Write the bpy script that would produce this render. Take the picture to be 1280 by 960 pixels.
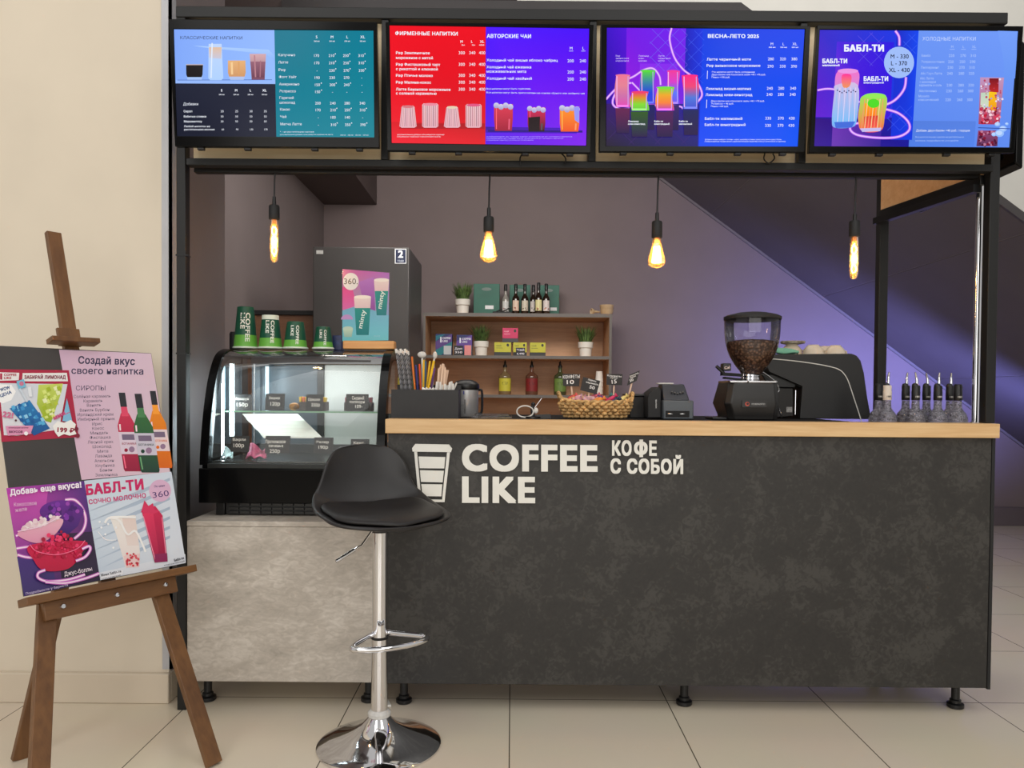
import bpy, math, random
from mathutils import Vector, Matrix
random.seed(7)
PI = math.pi
R = math.radians
for o in list(bpy.data.objects):
    bpy.data.objects.remove(o)
scn = bpy.context.scene
col = scn.collection

# ------------------------------------------------------------------ camera, world, lights, exposure
FPX, CX, CY = 960.0, 640.0, 512.0          # focal length and principal point in 1280x960 pixels
CAM = Vector((0, 0, 1.17)); PITCH, ROLL = R(1.2), R(0.45)
_f = Vector((0, math.cos(PITCH), -math.sin(PITCH)))
_r0, _u0 = Vector((1, 0, 0)), Vector((0, math.sin(PITCH), math.cos(PITCH)))
_r = _r0*math.cos(ROLL) + _u0*math.sin(ROLL)
_u = _u0*math.cos(ROLL) - _r0*math.sin(ROLL)
cd = bpy.data.cameras.new('camera'); cam = bpy.data.objects.new('camera', cd); col.objects.link(cam)
cd.sensor_width = 36; cd.lens = 36*FPX/1280; cd.shift_y = (CY-480)/1280; cd.clip_start = .05
M = Matrix.Identity(4)
for i in range(3):
    M[i][0], M[i][1], M[i][2], M[i][3] = _r[i], _u[i], -_f[i], CAM[i]
cam.matrix_world = M
scn.camera = cam
vs = scn.view_settings
scn.display_settings.display_device = 'sRGB'
vs.view_transform = 'Standard'; vs.look = 'None'; vs.gamma = 1; vs.use_curve_mapping = False
vs.exposure = 0.0

w = bpy.data.worlds.new('hall'); scn.world = w; w.use_nodes = True
bg = w.node_tree.nodes['Background']; bg.inputs[0].default_value = (1, .98, .945, 1); bg.inputs[1].default_value = .54

def area(name, loc, aim, sx, sy, energy, color=(1, 1, 1)):
    l = bpy.data.lights.new(name, 'AREA'); l.shape = 'RECTANGLE'; l.size = sx; l.size_y = sy
    l.energy = energy; l.color = color
    o = bpy.data.objects.new(name, l); col.objects.link(o); o.location = loc
    o.rotation_euler = (Vector(aim)-Vector(loc)).to_track_quat('-Z', 'Y').to_euler()
    return o
area('hall_light_left', (-1.9, -.6, 4.4), (-1.0, 1.9, 0), 1.3, 4.2, 48, (1, .98, .945))
area('hall_light_right', (1.9, -.6, 4.4), (1.0, 1.9, 0), 1.3, 4.2, 48, (1, .98, .945))
area('hall_fill_rear', (0, -4.7, 2.1), (0, 2.8, 1.5), 7, 2.4, 150, (1, .98, .945))  # added broad frontal fill, brightens the boards below the screens
area('violet_light', (3.2, 5.6, .8), (3.2, 7.0, 1.5), 2.0, .5, 37, (.27, .30, 1.0)).data.spread = R(104)
area('upper_hall_light', (2.2, 4.6, 4.9), (2.2, 7, 4.2), 5, .6, 60, (1, .97, .92))
area('back_room_fill', (0, 4.3, 3.1), (0, 6.6, 1.0), 2.4, .9, 84, (1, .94, .87))  # added unseen lamp that lifts the dim area behind the counter

def ray(px, py):
    return _r*((px-CX)/FPX) + _u*((CY-py)/FPX) + _f
def at(px, py, Y):
    d = ray(px, py); return CAM + d*(Y/d.y)
def on_floor(px, py, z=0.0):
    d = ray(px, py); return CAM + d*((z-CAM.z)/d.z)
def on_plane(px, py, p, n):
    d = ray(px, py); return CAM + d*((Vector(p)-CAM).dot(n)/d.dot(n))
def XA(px, Y, py=500): return at(px, py, Y).x
def ZA(py, Y, px=640): return at(px, py, Y).z

# ------------------------------------------------------------------ materials
def lin(c):
    return tuple((v/255/12.92 if v/255 <= .04045 else ((v/255+.055)/1.055)**2.4) for v in c)
_mc = {}
def nodes(name):
    m = bpy.data.materials.new(name); m.use_nodes = True
    nt = m.node_tree
    return m, nt, nt.nodes['Principled BSDF'], nt.nodes['Material Output']
def P(name, rgb, rough=.5, metal=0, var=.08, scale=14, bump=0, coat=0, stretch=(1, 1, 1), detail=3, spec=.5, trans=0, emit=None, es=0):
    if name in _mc: return _mc[name]
    m, nt, b, out = nodes(name); N, L = nt.nodes.new, nt.links.new
    tc = N('ShaderNodeTexCoord'); mp = N('ShaderNodeMapping'); mp.inputs['Scale'].default_value = stretch
    nz = N('ShaderNodeTexNoise'); nz.inputs['Scale'].default_value = scale; nz.inputs['Detail'].default_value = detail
    rp = N('ShaderNodeValToRGB'); c = lin(rgb)
    rp.color_ramp.elements[0].color = tuple(max(0, v*(1-var*2)) for v in c)+(1,)
    rp.color_ramp.elements[1].color = tuple(min(1, v*(1+var*2)) for v in c)+(1,)
    rp.color_ramp.elements[0].position = .3; rp.color_ramp.elements[1].position = .7
    L(tc.outputs['Object'], mp.inputs['Vector']); L(mp.outputs[0], nz.inputs['Vector']); L(nz.outputs[0], rp.inputs[0])
    L(rp.outputs[0], b.inputs['Base Color'])
    b.inputs['Roughness'].default_value = rough; b.inputs['Metallic'].default_value = metal
    b.inputs['Coat Weight'].default_value = coat; b.inputs['Specular IOR Level'].default_value = spec
    b.inputs['Transmission Weight'].default_value = trans
    if emit: b.inputs['Emission Color'].default_value = lin(emit)+(1,); b.inputs['Emission Strength'].default_value = es
    if bump:
        bp = N('ShaderNodeBump'); bp.inputs['Strength'].default_value = bump; bp.inputs['Distance'].default_value = .004
        L(nz.outputs[0], bp.inputs['Height']); L(bp.outputs[0], b.inputs['Normal'])
    _mc[name] = m; return m
def wood(name, c0, c1, scale=(1, 14, 14), rough=.45, bump=.08):
    if name in _mc: return _mc[name]
    m, nt, b, out = nodes(name); N, L = nt.nodes.new, nt.links.new
    tc = N('ShaderNodeTexCoord'); mp = N('ShaderNodeMapping'); mp.inputs['Scale'].default_value = scale
    n1 = N('ShaderNodeTexNoise'); n1.inputs['Scale'].default_value = 2.2; n1.inputs['Detail'].default_value = 8; n1.inputs['Roughness'].default_value = .65
    n2 = N('ShaderNodeTexNoise'); n2.inputs['Scale'].default_value = 9; n2.inputs['Detail'].default_value = 4
    mx = N('ShaderNodeMath'); mx.operation = 'MULTIPLY_ADD'; mx.inputs[1].default_value = .35
    rp = N('ShaderNodeValToRGB'); rp.color_ramp.elements[0].position = .35; rp.color_ramp.elements[1].position = .9
    rp.color_ramp.elements[0].color = lin(c0)+(1,); rp.color_ramp.elements[1].color = lin(c1)+(1,)
    L(tc.outputs['Object'], mp.inputs[0]); L(mp.outputs[0], n1.inputs['Vector']); L(mp.outputs[0], n2.inputs['Vector'])
    L(n2.outputs[0], mx.inputs[0]); L(n1.outputs[0], mx.inputs[2]); L(mx.outputs[0], rp.inputs[0]); L(rp.outputs[0], b.inputs['Base Color'])
    b.inputs['Roughness'].default_value = rough
    bp = N('ShaderNodeBump'); bp.inputs['Strength'].default_value = bump; bp.inputs['Distance'].default_value = .002
    L(mx.outputs[0], bp.inputs['Height']); L(bp.outputs[0], b.inputs['Normal'])
    _mc[name] = m; return m
def concrete(name, c0, c1, c2, rough=.5, s=1.0, stretch=(1, 1, 1), fine=.5):
    m, nt, b, out = nodes(name); N, L = nt.nodes.new, nt.links.new
    tc = N('ShaderNodeTexCoord'); mp = N('ShaderNodeMapping'); mp.inputs['Scale'].default_value = stretch
    n1 = N('ShaderNodeTexNoise'); n1.inputs['Scale'].default_value = 3.2*s; n1.inputs['Detail'].default_value = 10; n1.inputs['Roughness'].default_value = .62; n1.inputs['Distortion'].default_value = .5
    n2 = N('ShaderNodeTexNoise'); n2.inputs['Scale'].default_value = 26*s; n2.inputs['Detail'].default_value = 6; n2.inputs['Distortion'].default_value = 1.2
    mx = N('ShaderNodeMath'); mx.operation = 'MULTIPLY_ADD'; mx.inputs[1].default_value = fine
    rp = N('ShaderNodeValToRGB'); e = rp.color_ramp.elements
    e[0].position = .3+fine*.3; e[0].color = lin(c0)+(1,); e[1].position = .72+fine*.5; e[1].color = lin(c2)+(1,)
    k = e.new(.5+fine*.5); k.color = lin(c1)+(1,)
    L(tc.outputs['Object'], mp.inputs[0]); L(mp.outputs[0], n1.inputs['Vector']); L(mp.outputs[0], n2.inputs['Vector'])
    L(n2.outputs[0], mx.inputs[0]); L(n1.outputs[0], mx.inputs[2]); L(mx.outputs[0], rp.inputs[0]); L(rp.outputs[0], b.inputs['Base Color'])
    b.inputs['Roughness'].default_value = rough; return m
def thin_glass(name, tint=(1, 1, 1), refl=.9, body=0, body_col=(255, 200, 120), rough=.02):
    if name in _mc: return _mc[name]
    m, nt, b, out = nodes(name); N, L = nt.nodes.new, nt.links.new
    nt.nodes.remove(b)
    t = N('ShaderNodeBsdfTransparent'); t.inputs[0].default_value = tint+(1,)
    g = N('ShaderNodeBsdfGlossy'); g.inputs['Roughness'].default_value = rough
    fr = N('ShaderNodeFresnel'); fr.inputs[0].default_value = 1.5
    nz = N('ShaderNodeTexNoise'); nz.inputs['Scale'].default_value = 3
    ml = N('ShaderNodeMath'); ml.operation = 'MULTIPLY'; ml.inputs[1].default_value = refl
    L(fr.outputs[0], ml.inputs[0])
    mx = N('ShaderNodeMixShader'); L(ml.outputs[0], mx.inputs[0]); L(g.outputs[0], mx.inputs[2])
    if body:
        tr = N('ShaderNodeBsdfTranslucent'); tr.inputs[0].default_value = lin(body_col)+(1,)
        m2 = N('ShaderNodeMixShader'); m2.inputs[0].default_value = body
        L(t.outputs[0], m2.inputs[1]); L(tr.outputs[0], m2.inputs[2]); L(m2.outputs[0], mx.inputs[1])
    else:
        L(t.outputs[0], mx.inputs[1])
    L(mx.outputs[0], out.inputs[0]); _mc[name] = m; return m
def attr_mat(name, emit, rough=.4):
    m, nt, b, out = nodes(name); N, L = nt.nodes.new, nt.links.new
    a = N('ShaderNodeAttribute'); a.attribute_name = 'Col'
    if emit:
        b.inputs['Base Color'].default_value = (.004, .004, .005, 1)
        L(a.outputs['Color'], b.inputs['Emission Color']); b.inputs['Emission Strength'].default_value = emit; b.inputs['Specular IOR Level'].default_value = .12
    else:
        L(a.outputs['Color'], b.inputs['Base Color'])
    b.inputs['Roughness'].default_value = rough
    return m
PRINT = attr_mat('printed_colour', 0, .45)
PRINT_GLOSS = attr_mat('glossy_printed_colour', 0, .25)
SCREEN = attr_mat('lit_screen', 1.0, .16)

black_steel = P('black_powder_coated_steel', (11, 11, 12), .5, .0, .06, 40)
black_plastic = P('black_plastic', (20, 20, 22), .35, 0, .05, 30)
black_gloss = P('glossy_black_plastic', (10, 10, 11), .16, 0, .05, 10, spec=.16)
matt_black = P('matt_black', (24, 24, 26), .6, 0, .06, 30)
charcoal = P('charcoal_board', (38, 38, 40), .55, 0, .06, 20)
chrome = P('chrome', (225, 225, 228), .06, 1, .02, 5)
steel = P('brushed_steel', (190, 190, 192), .25, 1, .05, 30)
white_plastic = P('white_plastic', (228, 226, 220), .4, 0, .02, 10)
oak = wood('light_oak_board', (206, 160, 106), (232, 196, 146))
oak_dark = wood('shelf_oak_board', (174, 132, 98), (206, 164, 126))
oak_orange = wood('orange_oak_board', (222, 166, 114), (242, 196, 146))
oak_bright = wood('brightened_oak_board', (236, 204, 158), (250, 228, 188))  # the ledge's oak lightened to make up for light the screens block
easel_wood = wood('brown_stained_wood', (82, 51, 27), (126, 86, 48), (9, 9, 1.2), .4)
easel_rail = wood('brown_stained_rail', (82, 51, 27), (126, 86, 48), (1.6, 1.6, 16), .4)
clear = thin_glass('clear_glass')

# ------------------------------------------------------------------ mesh builders
class MB:
    def __init__(s): s.v = []; s.f = []; s.m = []; s.cur = 0
    def mat(s, i): s.cur = i; return s
    def add(s, vs, fs):
        b = len(s.v); s.v += [Vector(p) for p in vs]
        for f in fs: s.f.append([b+i for i in f]); s.m.append(s.cur)
        return s
    def box(s, x0, x1, y0, y1, z0, z1):
        return s.add([(x0, y0, z0), (x1, y0, z0), (x1, y1, z0), (x0, y1, z0), (x0, y0, z1), (x1, y0, z1), (x1, y1, z1), (x0, y1, z1)],
                     [(0, 3, 2, 1), (4, 5, 6, 7), (0, 1, 5, 4), (1, 2, 6, 5), (2, 3, 7, 6), (3, 0, 4, 7)])
    def obox(s, c, a, b, d):
        c, a, b, d = map(Vector, (c, a, b, d))
        vs = [c-a-b-d, c+a-b-d, c+a+b-d, c-a+b-d, c-a-b+d, c+a-b+d, c+a+b+d, c-a+b+d]
        return s.add(vs, [(0, 3, 2, 1), (4, 5, 6, 7), (0, 1, 5, 4), (1, 2, 6, 5), (2, 3, 7, 6), (3, 0, 4, 7)])
    def bar(s, p0, p1, w, t, ref=(0, 1, 0)):
        p0, p1 = Vector(p0), Vector(p1); d = (p1-p0); L = d.length; d.normalize()
        n = Vector(ref); n = (n-d*n.dot(d)).normalized(); sd = d.cross(n)
        return s.obox((p0+p1)/2, sd*(w/2), n*(t/2), d*(L/2))
    def prism(s, pts, vec):
        pts = [Vector(p) for p in pts]; n = len(pts); vec = Vector(vec)
        return s.add(pts+[p+vec for p in pts], [tuple(range(n))[::-1], tuple(range(n, 2*n))]+[(i, (i+1) % n, n+(i+1) % n, n+i) for i in range(n)])
    def lathe(s, prof, c=(0, 0, 0), seg=24, sx=1, sy=1, ax=None, cap=True):
        c = Vector(c); vs = []; fs = []
        q = Vector((0, 0, 1)).rotation_difference(Vector(ax)) if ax is not None else None
        for r, z in prof:
            for k in range(seg):
                a = 2*PI*k/seg; p = Vector((r*math.cos(a)*sx, r*math.sin(a)*sy, z))
                if q: p = q @ p
                vs.append(c+p)
        for i in range(len(prof)-1):
            for k in range(seg):
                k2 = (k+1) % seg; fs.append((i*seg+k, i*seg+k2, (i+1)*seg+k2, (i+1)*seg+k))
        if cap:
            if prof[0][0] > 1e-5: fs.append(tuple(range(seg))[::-1])
            if prof[-1][0] > 1e-5: fs.append(tuple((len(prof)-1)*seg+k for k in range(seg)))
        return s.add(vs, fs)
    def cyl(s, p0, p1, r, seg=16, r1=None):
        p0, p1 = Vector(p0), Vector(p1); d = p1-p0
        return s.lathe([(r, 0), (r if r1 is None else r1, d.length)], p0, seg, ax=d.normalized())
    def tube(s, pts, r, seg=8, closed=False):
        pts = [Vector(p) for p in pts]; n = len(pts); vs = []; fs = []
        pn = None
        for i, p in enumerate(pts):
            a = pts[(i-1) % n] if (closed or i > 0) else p
            b = pts[(i+1) % n] if (closed or i < n-1) else p
            t = (b-a).normalized()
            if pn is None:
                pn = Vector((0, 0, 1)) if abs(t.z) < .9 else Vector((1, 0, 0))
            pn = (pn-t*pn.dot(t)).normalized(); bn = t.cross(pn)
            rr = r(i/(n-1)) if callable(r) else r
            for k in range(seg):
                an = 2*PI*k/seg; vs.append(p+pn*(rr*math.cos(an))+bn*(rr*math.sin(an)))
        for i in range(n if closed else n-1):
            j = (i+1) % n
            for k in range(seg):
                k2 = (k+1) % seg; fs.append((i*seg+k, i*seg+k2, j*seg+k2, j*seg+k))
        if not closed: fs += [tuple(range(seg))[::-1], tuple((n-1)*seg+k for k in range(seg))]
        return s.add(vs, fs)
    def ball(s, c, rx, ry=None, rz=None, seg=12, rings=8):
        ry = rx if ry is None else ry; rz = rx if rz is None else rz
        pr = [(math.sin(PI*i/rings)+1e-6, -math.cos(PI*i/rings)) for i in range(rings+1)]
        vs = []; c = Vector(c)
        b = MB(); b.lathe(pr, (0, 0, 0), seg, cap=False)
        return s.add([c+Vector((p.x*rx, p.y*ry, p.z*rz)) for p in b.v], b.f)
    def grid(s, fn, nu, nv):
        vs = [fn(i/nu, j/nv) for i in range(nu+1) for j in range(nv+1)]
        return s.add(vs, [(i*(nv+1)+j, (i+1)*(nv+1)+j, (i+1)*(nv+1)+j+1, i*(nv+1)+j+1) for i in range(nu) for j in range(nv)])
    def xf(s, M):
        s.v = [M @ p for p in s.v]; return s
def spline(pts, n=8, closed=False):
    pts = [Vector(p) for p in pts]; out = []; N = len(pts)
    for i in range(N if closed else N-1):
        g = lambda k: pts[k % N] if closed else pts[min(max(k, 0), N-1)]
        a, b, c, d = g(i-1), g(i), g(i+1), g(i+2)
        for k in range(n):
            t = k/n
            out.append(.5*((2*b)+(c-a)*t+(2*a-5*b+4*c-d)*t*t+(3*b-a-3*c+d)*t**3))
    if not closed: out.append(pts[-1])
    return out
def root_of(o):
    while o.parent: o = o.parent
    return o
def obj(name, mb, mats, parent=None, world=True, bevel=0, smooth=True, label=None, solid=0, sub=0, seg=2, weld=0):
    me = bpy.data.meshes.new(name)
    off = root_of(parent).location if (parent is not None and world) else Vector((0, 0, 0))
    me.from_pydata([tuple(p-off) for p in mb.v], [], mb.f)
    for m in (mats if isinstance(mats, (list, tuple)) else [mats]): me.materials.append(m)
    me.polygons.foreach_set('material_index', mb.m)
    me.polygons.foreach_set('use_smooth', [smooth]*len(me.polygons))
    me.update()
    if smooth: me.set_sharp_from_angle(angle=R(38))
    o = bpy.data.objects.new(name, me); col.objects.link(o)
    if parent is not None: o.parent = parent
    if weld: o.modifiers.new('weld', 'WELD').merge_threshold = weld
    if solid: s = o.modifiers.new('thickness', 'SOLIDIFY'); s.thickness = solid; s.offset = 0
    if bevel:
        b = o.modifiers.new('bevel', 'BEVEL'); b.width = bevel; b.segments = seg; b.limit_method = 'ANGLE'; b.angle_limit = R(40)
    if sub: s = o.modifiers.new('sub', 'SUBSURF'); s.levels = sub; s.render_levels = sub
    if label: o['label'] = label
    return o
def tag(o, label, cat, group=None):
    o['label'] = label; o['category'] = cat
    if group: o['group'] = group
    return o
def thing(name, label, cat, loc=(0, 0, 0), rz=0, group=None):
    o = bpy.data.objects.new(name, None); o.empty_display_size = .05; col.objects.link(o)
    o.location = loc; o.rotation_euler = (0, 0, rz); return tag(o, label, cat, group)
def struct(name, mb, mats, parent=None, bevel=0, label=None):
    o = obj(name, mb, mats, parent, bevel=bevel)
    if parent is None: o['kind'] = 'structure'
    if label: o['label'] = label
    return o
def dup(root, loc, rz=0, label=None):
    kids = {}
    for o in bpy.data.objects:
        if o.parent: kids.setdefault(o.parent.name, []).append(o)
    def rec(o, par):
        c = o.copy(); col.objects.link(c)
        if par is not None: c.parent = par
        for k in kids.get(o.name, []): rec(k, c)
        return c
    r = rec(root, None); r.location = loc; r.rotation_euler = (0, 0, rz)
    if label: r['label'] = label
    return r

# ------------------------------------------------------------------ lettering and flat prints
_tc = {}
def glyphs(s, bold=0, extrude=0, res=3, space=1.0):
    key = (s, bold, extrude, res, space)
    if key not in _tc:
        cu = bpy.data.curves.new('t', 'FONT'); cu.body = s.replace('ф', 'φ'); cu.size = 1; cu.extrude = extrude; cu.resolution_u = res; cu.space_character = space
        ob = bpy.data.objects.new('t', cu); me = ob.to_mesh()
        vs = [v.co.copy() for v in me.vertices]; fs = [tuple(p.vertices) for p in me.polygons]
        ob.to_mesh_clear(); bpy.data.objects.remove(ob); bpy.data.curves.remove(cu)
        if bold >= .012:                                   # heavier strokes: the same outline set down several times, each a hair higher
            V, F = [], []
            sh = [(1, 1), (-1, 1), (1, -1), (-1, -1)]+([(0, 1), (0, -1), (1, 0), (-1, 0)] if bold > .03 else [])
            for i, (dx, dy) in enumerate(sh):
                b0 = len(V)
                V += [v+Vector((bold*dx*.9, bold*dy*.7, i*.01)) for v in vs]; F += [tuple(b0+j for j in f) for f in fs]
            vs, fs = V, F
        _tc[key] = (vs, fs)
    return _tc[key]
_hv = glyphs('H')[0]; CAPH = max(v.y for v in _hv)-min(v.y for v in _hv)
class Canvas:
    """flat print: shapes in pixel coordinates mapped onto a surface by mp(x, y, height above the surface)"""
    def __init__(s, mp, step=.00006): s.mp = mp; s.step = step; s.h = step; s.v = []; s.f = []; s.c = []
    def _add(s, pts, fs, cols):
        b = len(s.v); s.v += [s.mp(p[0], p[1], s.h) for p in pts]
        for f in fs: s.f.append([b+i for i in f]); s.c += [cols[i] for i in f]
    def up(s): s.h += s.step; return s
    def poly(s, pts, c, c2=None):
        cols = [lin(c)]*len(pts)
        if c2 is not None:
            ys = [p[1] for p in pts]; a, b = min(ys), max(ys); A, B = lin(c), lin(c2)
            cols = [tuple(A[k]+(B[k]-A[k])*((p[1]-a)/(b-a+1e-9)) for k in range(3)) for p in pts]
        s._add(pts, [tuple(range(len(pts)))], cols); s.up(); return s
    def quad4(s, pts, cs, n=1):
        s._add(pts, [(0, 1, 2, 3)], [lin(c) for c in cs]); s.up(); return s
    def rect(s, x0, y0, x1, y1, c, c2=None): return s.poly([(x0, y0), (x1, y0), (x1, y1), (x0, y1)], c, c2)
    def disc(s, x, y, r, c, ry=None, n=28, a0=0, a1=360, c2=None):
        ry = r if ry is None else ry
        return s.poly([(x+r*math.cos(R(a0+(a1-a0)*k/n)), y+ry*math.sin(R(a0+(a1-a0)*k/n))) for k in range(n if a1-a0 == 360 else n+1)], c, c2)
    def blob(s, pts, c, c2=None): return s.poly([(p.x, p.y) for p in spline([(p[0], p[1], 0) for p in pts], 5, True)], c, c2)
    def line(s, pts, wd, c, sm=0):
        if sm: pts = [(p.x, p.y) for p in spline([(p[0], p[1], 0) for p in pts], sm)]
        L = []; Rr = []
        for i, p in enumerate(pts):
            a = pts[max(i-1, 0)]; b = pts[min(i+1, len(pts)-1)]
            dx, dy = b[0]-a[0], b[1]-a[1]; l = math.hypot(dx, dy) or 1
            nx, ny = -dy/l*wd/2, dx/l*wd/2; L.append((p[0]+nx, p[1]+ny)); Rr.append((p[0]-nx, p[1]-ny))
        n = len(pts); s._add(L+Rr, [(i, i+1, n+i+1, n+i) for i in range(n-1)], [lin(c)]*(2*n)); s.up(); return s
    def text(s, t, x, y, h, c=(255, 255, 255), x1=None, y1=None, bold=.012, anchor='l', vert=None):
        """baseline starts at (x, y), cap height h; x1, y1 = end of the baseline; vert = direction the letters' tops point"""
        vs, fs = glyphs(t, bold, 0, 3, 1.0+bold*1.6)
        if not vs: return s
        xs = [v.x for v in vs]; a, b = min(xs), max(xs); sc = h/CAPH
        if x1 is None:
            wd = (b-a)*sc
            if anchor == 'c': x -= wd/2
            if anchor == 'r': x -= wd
            d = (sc, 0.0); 
        else:
            yy = y if y1 is None else y1; d = ((x1-x)/(b-a), (yy-y)/(b-a))
        if vert is None:
            l = math.hypot(*d); vert = (d[1]/l, -d[0]/l)
        pts = [(x+(v.x-a)*d[0]+v.y*sc*vert[0], y+(v.x-a)*d[1]+v.y*sc*vert[1]) for v in vs]
        b = len(s.v); s.v += [s.mp(p[0], p[1], s.h+v.z*.003) for p, v in zip(pts, vs)]
        for f in fs: s.f.append([b+i for i in f]); s.c += [lin(c)]*len(f)
        return s
    def build(s, name, mat, parent, label=None, world=True):
        me = bpy.data.meshes.new(name); off = root_of(parent).location if world else Vector((0, 0, 0))
        me.from_pydata([tuple(p-off) for p in s.v], [], s.f); me.materials.append(mat)
        at_ = me.color_attributes.new('Col', 'FLOAT_COLOR', 'CORNER')
        at_.data.foreach_set('color', [x for c in s.c for x in (c[0], c[1], c[2], 1)])
        o = bpy.data.objects.new(name, me); col.objects.link(o); o.parent = parent
        if label: o['label'] = label
        return o
def plane_map(p, n, sx=1, ox=0, oy=0):
    n = Vector(n).normalized(); p = Vector(p)
    return lambda x, y, h: on_plane(ox+x/sx, oy+y/sx, p+n*h, n)

# ------------------------------------------------------------------ the setting
def floor_mat():
    m, nt, b, out = nodes('cream_floor_tile'); N, L = nt.nodes.new, nt.links.new
    tc = N('ShaderNodeTexCoord'); mp = N('ShaderNodeMapping'); mp.inputs['Location'].default_value = (.6*20, .6*20-2.917, 0)
    br = N('ShaderNodeTexBrick'); br.offset = 0; br.squash = 1
    br.inputs['Scale'].default_value = 1; br.inputs['Brick Width'].default_value = .6; br.inputs['Row Height'].default_value = .6
    br.inputs['Mortar Size'].default_value = .0022; br.inputs['Mortar Smooth'].default_value = .2
    br.inputs['Color1'].default_value = lin((232, 219, 199))+(1,); br.inputs['Color2'].default_value = lin((228, 215, 194))+(1,); br.inputs['Mortar'].default_value = lin((96, 86, 74))+(1,)
    nz = N('ShaderNodeTexNoise'); nz.inputs['Scale'].default_value = 1.7; nz.inputs['Detail'].default_value = 8
    mx = N('ShaderNodeMix'); mx.data_type = 'RGBA'; mx.blend_type = 'MULTIPLY'; mx.inputs[0].default_value = .14
    L(tc.outputs['Object'], mp.inputs[0]); L(mp.outputs[0], br.inputs['Vector']); L(mp.outputs[0], nz.inputs['Vector'])
    L(br.outputs['Color'], mx.inputs[6]); L(nz.outputs['Color'], mx.inputs[7]); L(mx.outputs[2], b.inputs['Base Color'])
    b.inputs['Roughness'].default_value = .22
    return m
struct('floor', MB().box(-6, 9, -6, 7.1, -.1, 0), floor_mat())
beige = P('beige_wall_paint', (222, 210, 191), .7, 0, .012, 4)
dark_paint = P('dark_taupe_wall_paint', (122, 109, 110), .7, 0, .02, 3)
side_paint = P('dark_grey_side_paint', (116, 106, 106), .65, 0, .02, 3)
pale_paint = P('pale_grey_wall_paint', (206, 204, 198), .8, 0, .015, 3)
soffit_paint = P('dark_grey_cladding', (84, 78, 80), .6, 0, .03, 3)
XC = -1.283
struct('wall_left', MB().box(-6, XC, 2.87, 3.42, 0, 5.2), beige)
struct('wall_left_side', MB().box(XC, XC+.004, 2.89, 3.42, 0, 5.2), side_paint)
struct('wall_inner_left', MB().box(-1.86, -1.72, 3.42, 7.0, 0, 5.2), side_paint)
struct('baseboard_left', MB().box(-6, XC+.008, 2.845, 2.87, 0, .112).box(XC, XC+.008, 2.87, 3.42, 0, .112), P('beige_baseboard', (214, 200, 180), .55, 0, .02, 4), bevel=.004)
struct('trim_1', MB().box(XC-.022, XC+.012, 2.862, 2.875, .125, 5.0).box(XC+.004, XC+.012, 2.862, 2.91, .125, 5.0), P('grey_corner_profile', (186, 186, 190), .45, .2, .03, 6))
# back wall: dark paint under the stair, pale above it
SX, SZ, SK = 2.807, 2.07, -.72
def stz(x): return min(3.2, SZ+SK*(x-SX))
xk = SX+(3.2-SZ)/SK; xe = SX+SZ/-SK
struct('wall_back', MB().prism([(-1.8, 7, 0), (xe, 7, 0), (xk, 7, 3.2), (-1.8, 7, 3.2)], (0, .1, 0)), dark_paint)
struct('wall_back_upper', MB().prism([(-1.8, 7.0, 3.2), (xk, 7.0, 3.2), (xe, 7.0, 0), (9, 7.0, 0), (9, 7.0, 6.2), (-1.8, 7.0, 6.2)], (0, .12, 0)), pale_paint)
struct('baseboard_back', MB().box(-1.7, xe-.3, 6.975, 7.0, 0, .17), P('violet_grey_baseboard', (104, 94, 100), .5, 0, .02, 4), bevel=.004)
# stair underside: cladding boards with pale joints
YS0, YS1 = 4.17, 7.0
joints = [1.786, 2.807, 3.83, 4.85]
ed = [xk]+joints+[xe]
mb = MB()
mb.prism([(-1.25, YS0, 3.2), (xk, YS0, 3.2), (xk-.08, YS0, 3.275), (-1.25, YS0, 3.275)], (0, YS1-YS0, 0))
for a, b in zip(ed[:-1], ed[1:]):
    a2, b2 = a+.004, b-.004
    mb.prism([(a2, YS0, stz(a2)), (b2, YS0, stz(b2)), (b2, YS0, stz(b2)+.06), (a2, YS0, stz(a2)+.06)], (0, YS1-YS0, 0))
struct('stair_underside', mb, soffit_paint)
mb = MB()
for x in joints:
    mb.prism([(x-.006, YS0+.01, stz(x-.006)+.004), (x+.006, YS0+.01, stz(x+.006)+.004), (x+.006, YS0+.01, stz(x+.006)+.02), (x-.006, YS0+.01, stz(x-.006)+.02)], (0, YS1-YS0-.02, 0))
for (xa, xb) in ((xk, xe),):
    mb.bar((xa, 6.985, stz(xa)-.012), (xb, 6.985, stz(xb)-.012), .02, .02)
struct('trim_2', mb, P('grey_joint_strip', (112, 106, 108), .5, 0, .03, 5))
struct('trim_3', MB().prism([(-1.25, YS0-.02, 3.2), (xk, YS0-.02, 3.2), (xe, YS0-.02, 0), (xe+.08, YS0-.02, .0), (xk-.03, YS0-.02, 3.27), (-1.25, YS0-.02, 3.27)], (0, .0195, 0)), P('dark_stair_edging', (66, 62, 64), .5, 0, .03, 5))
struct('beam', MB().box(-1.72, -1.24, 4.17, 7.0, 2.87, 3.9), P('taupe_beam_paint', (84, 72, 71), .7, 0, .02, 3))
struct('ceiling_duct', MB().prism([(-1.24, 4.17, 3.276), (.01, 4.17, 3.276), (.01, 4.17, 3.5), (-1.05, 4.17, 3.5)], (0, .5, 0)), P('brown_duct_cladding', (60, 52, 52), .6, 0, .03, 5), bevel=.01)

struct('wall_front', MB().box(-6, 9, -5.3, -5.1, 0, 4.4), pale_paint)
mb = MB()
for x in (-4.6, -2.1, .6, 3.2, 6.0): mb.box(x-.22, x+.22, -5.099, -4.9, 0, 4.4)
mb.box(-6, 9, -5.099, -4.98, 3.2, 3.6)
struct('trim_4', mb, P('dark_shopfront_pillar', (58, 56, 56), .5, 0, .03, 4))
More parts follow.
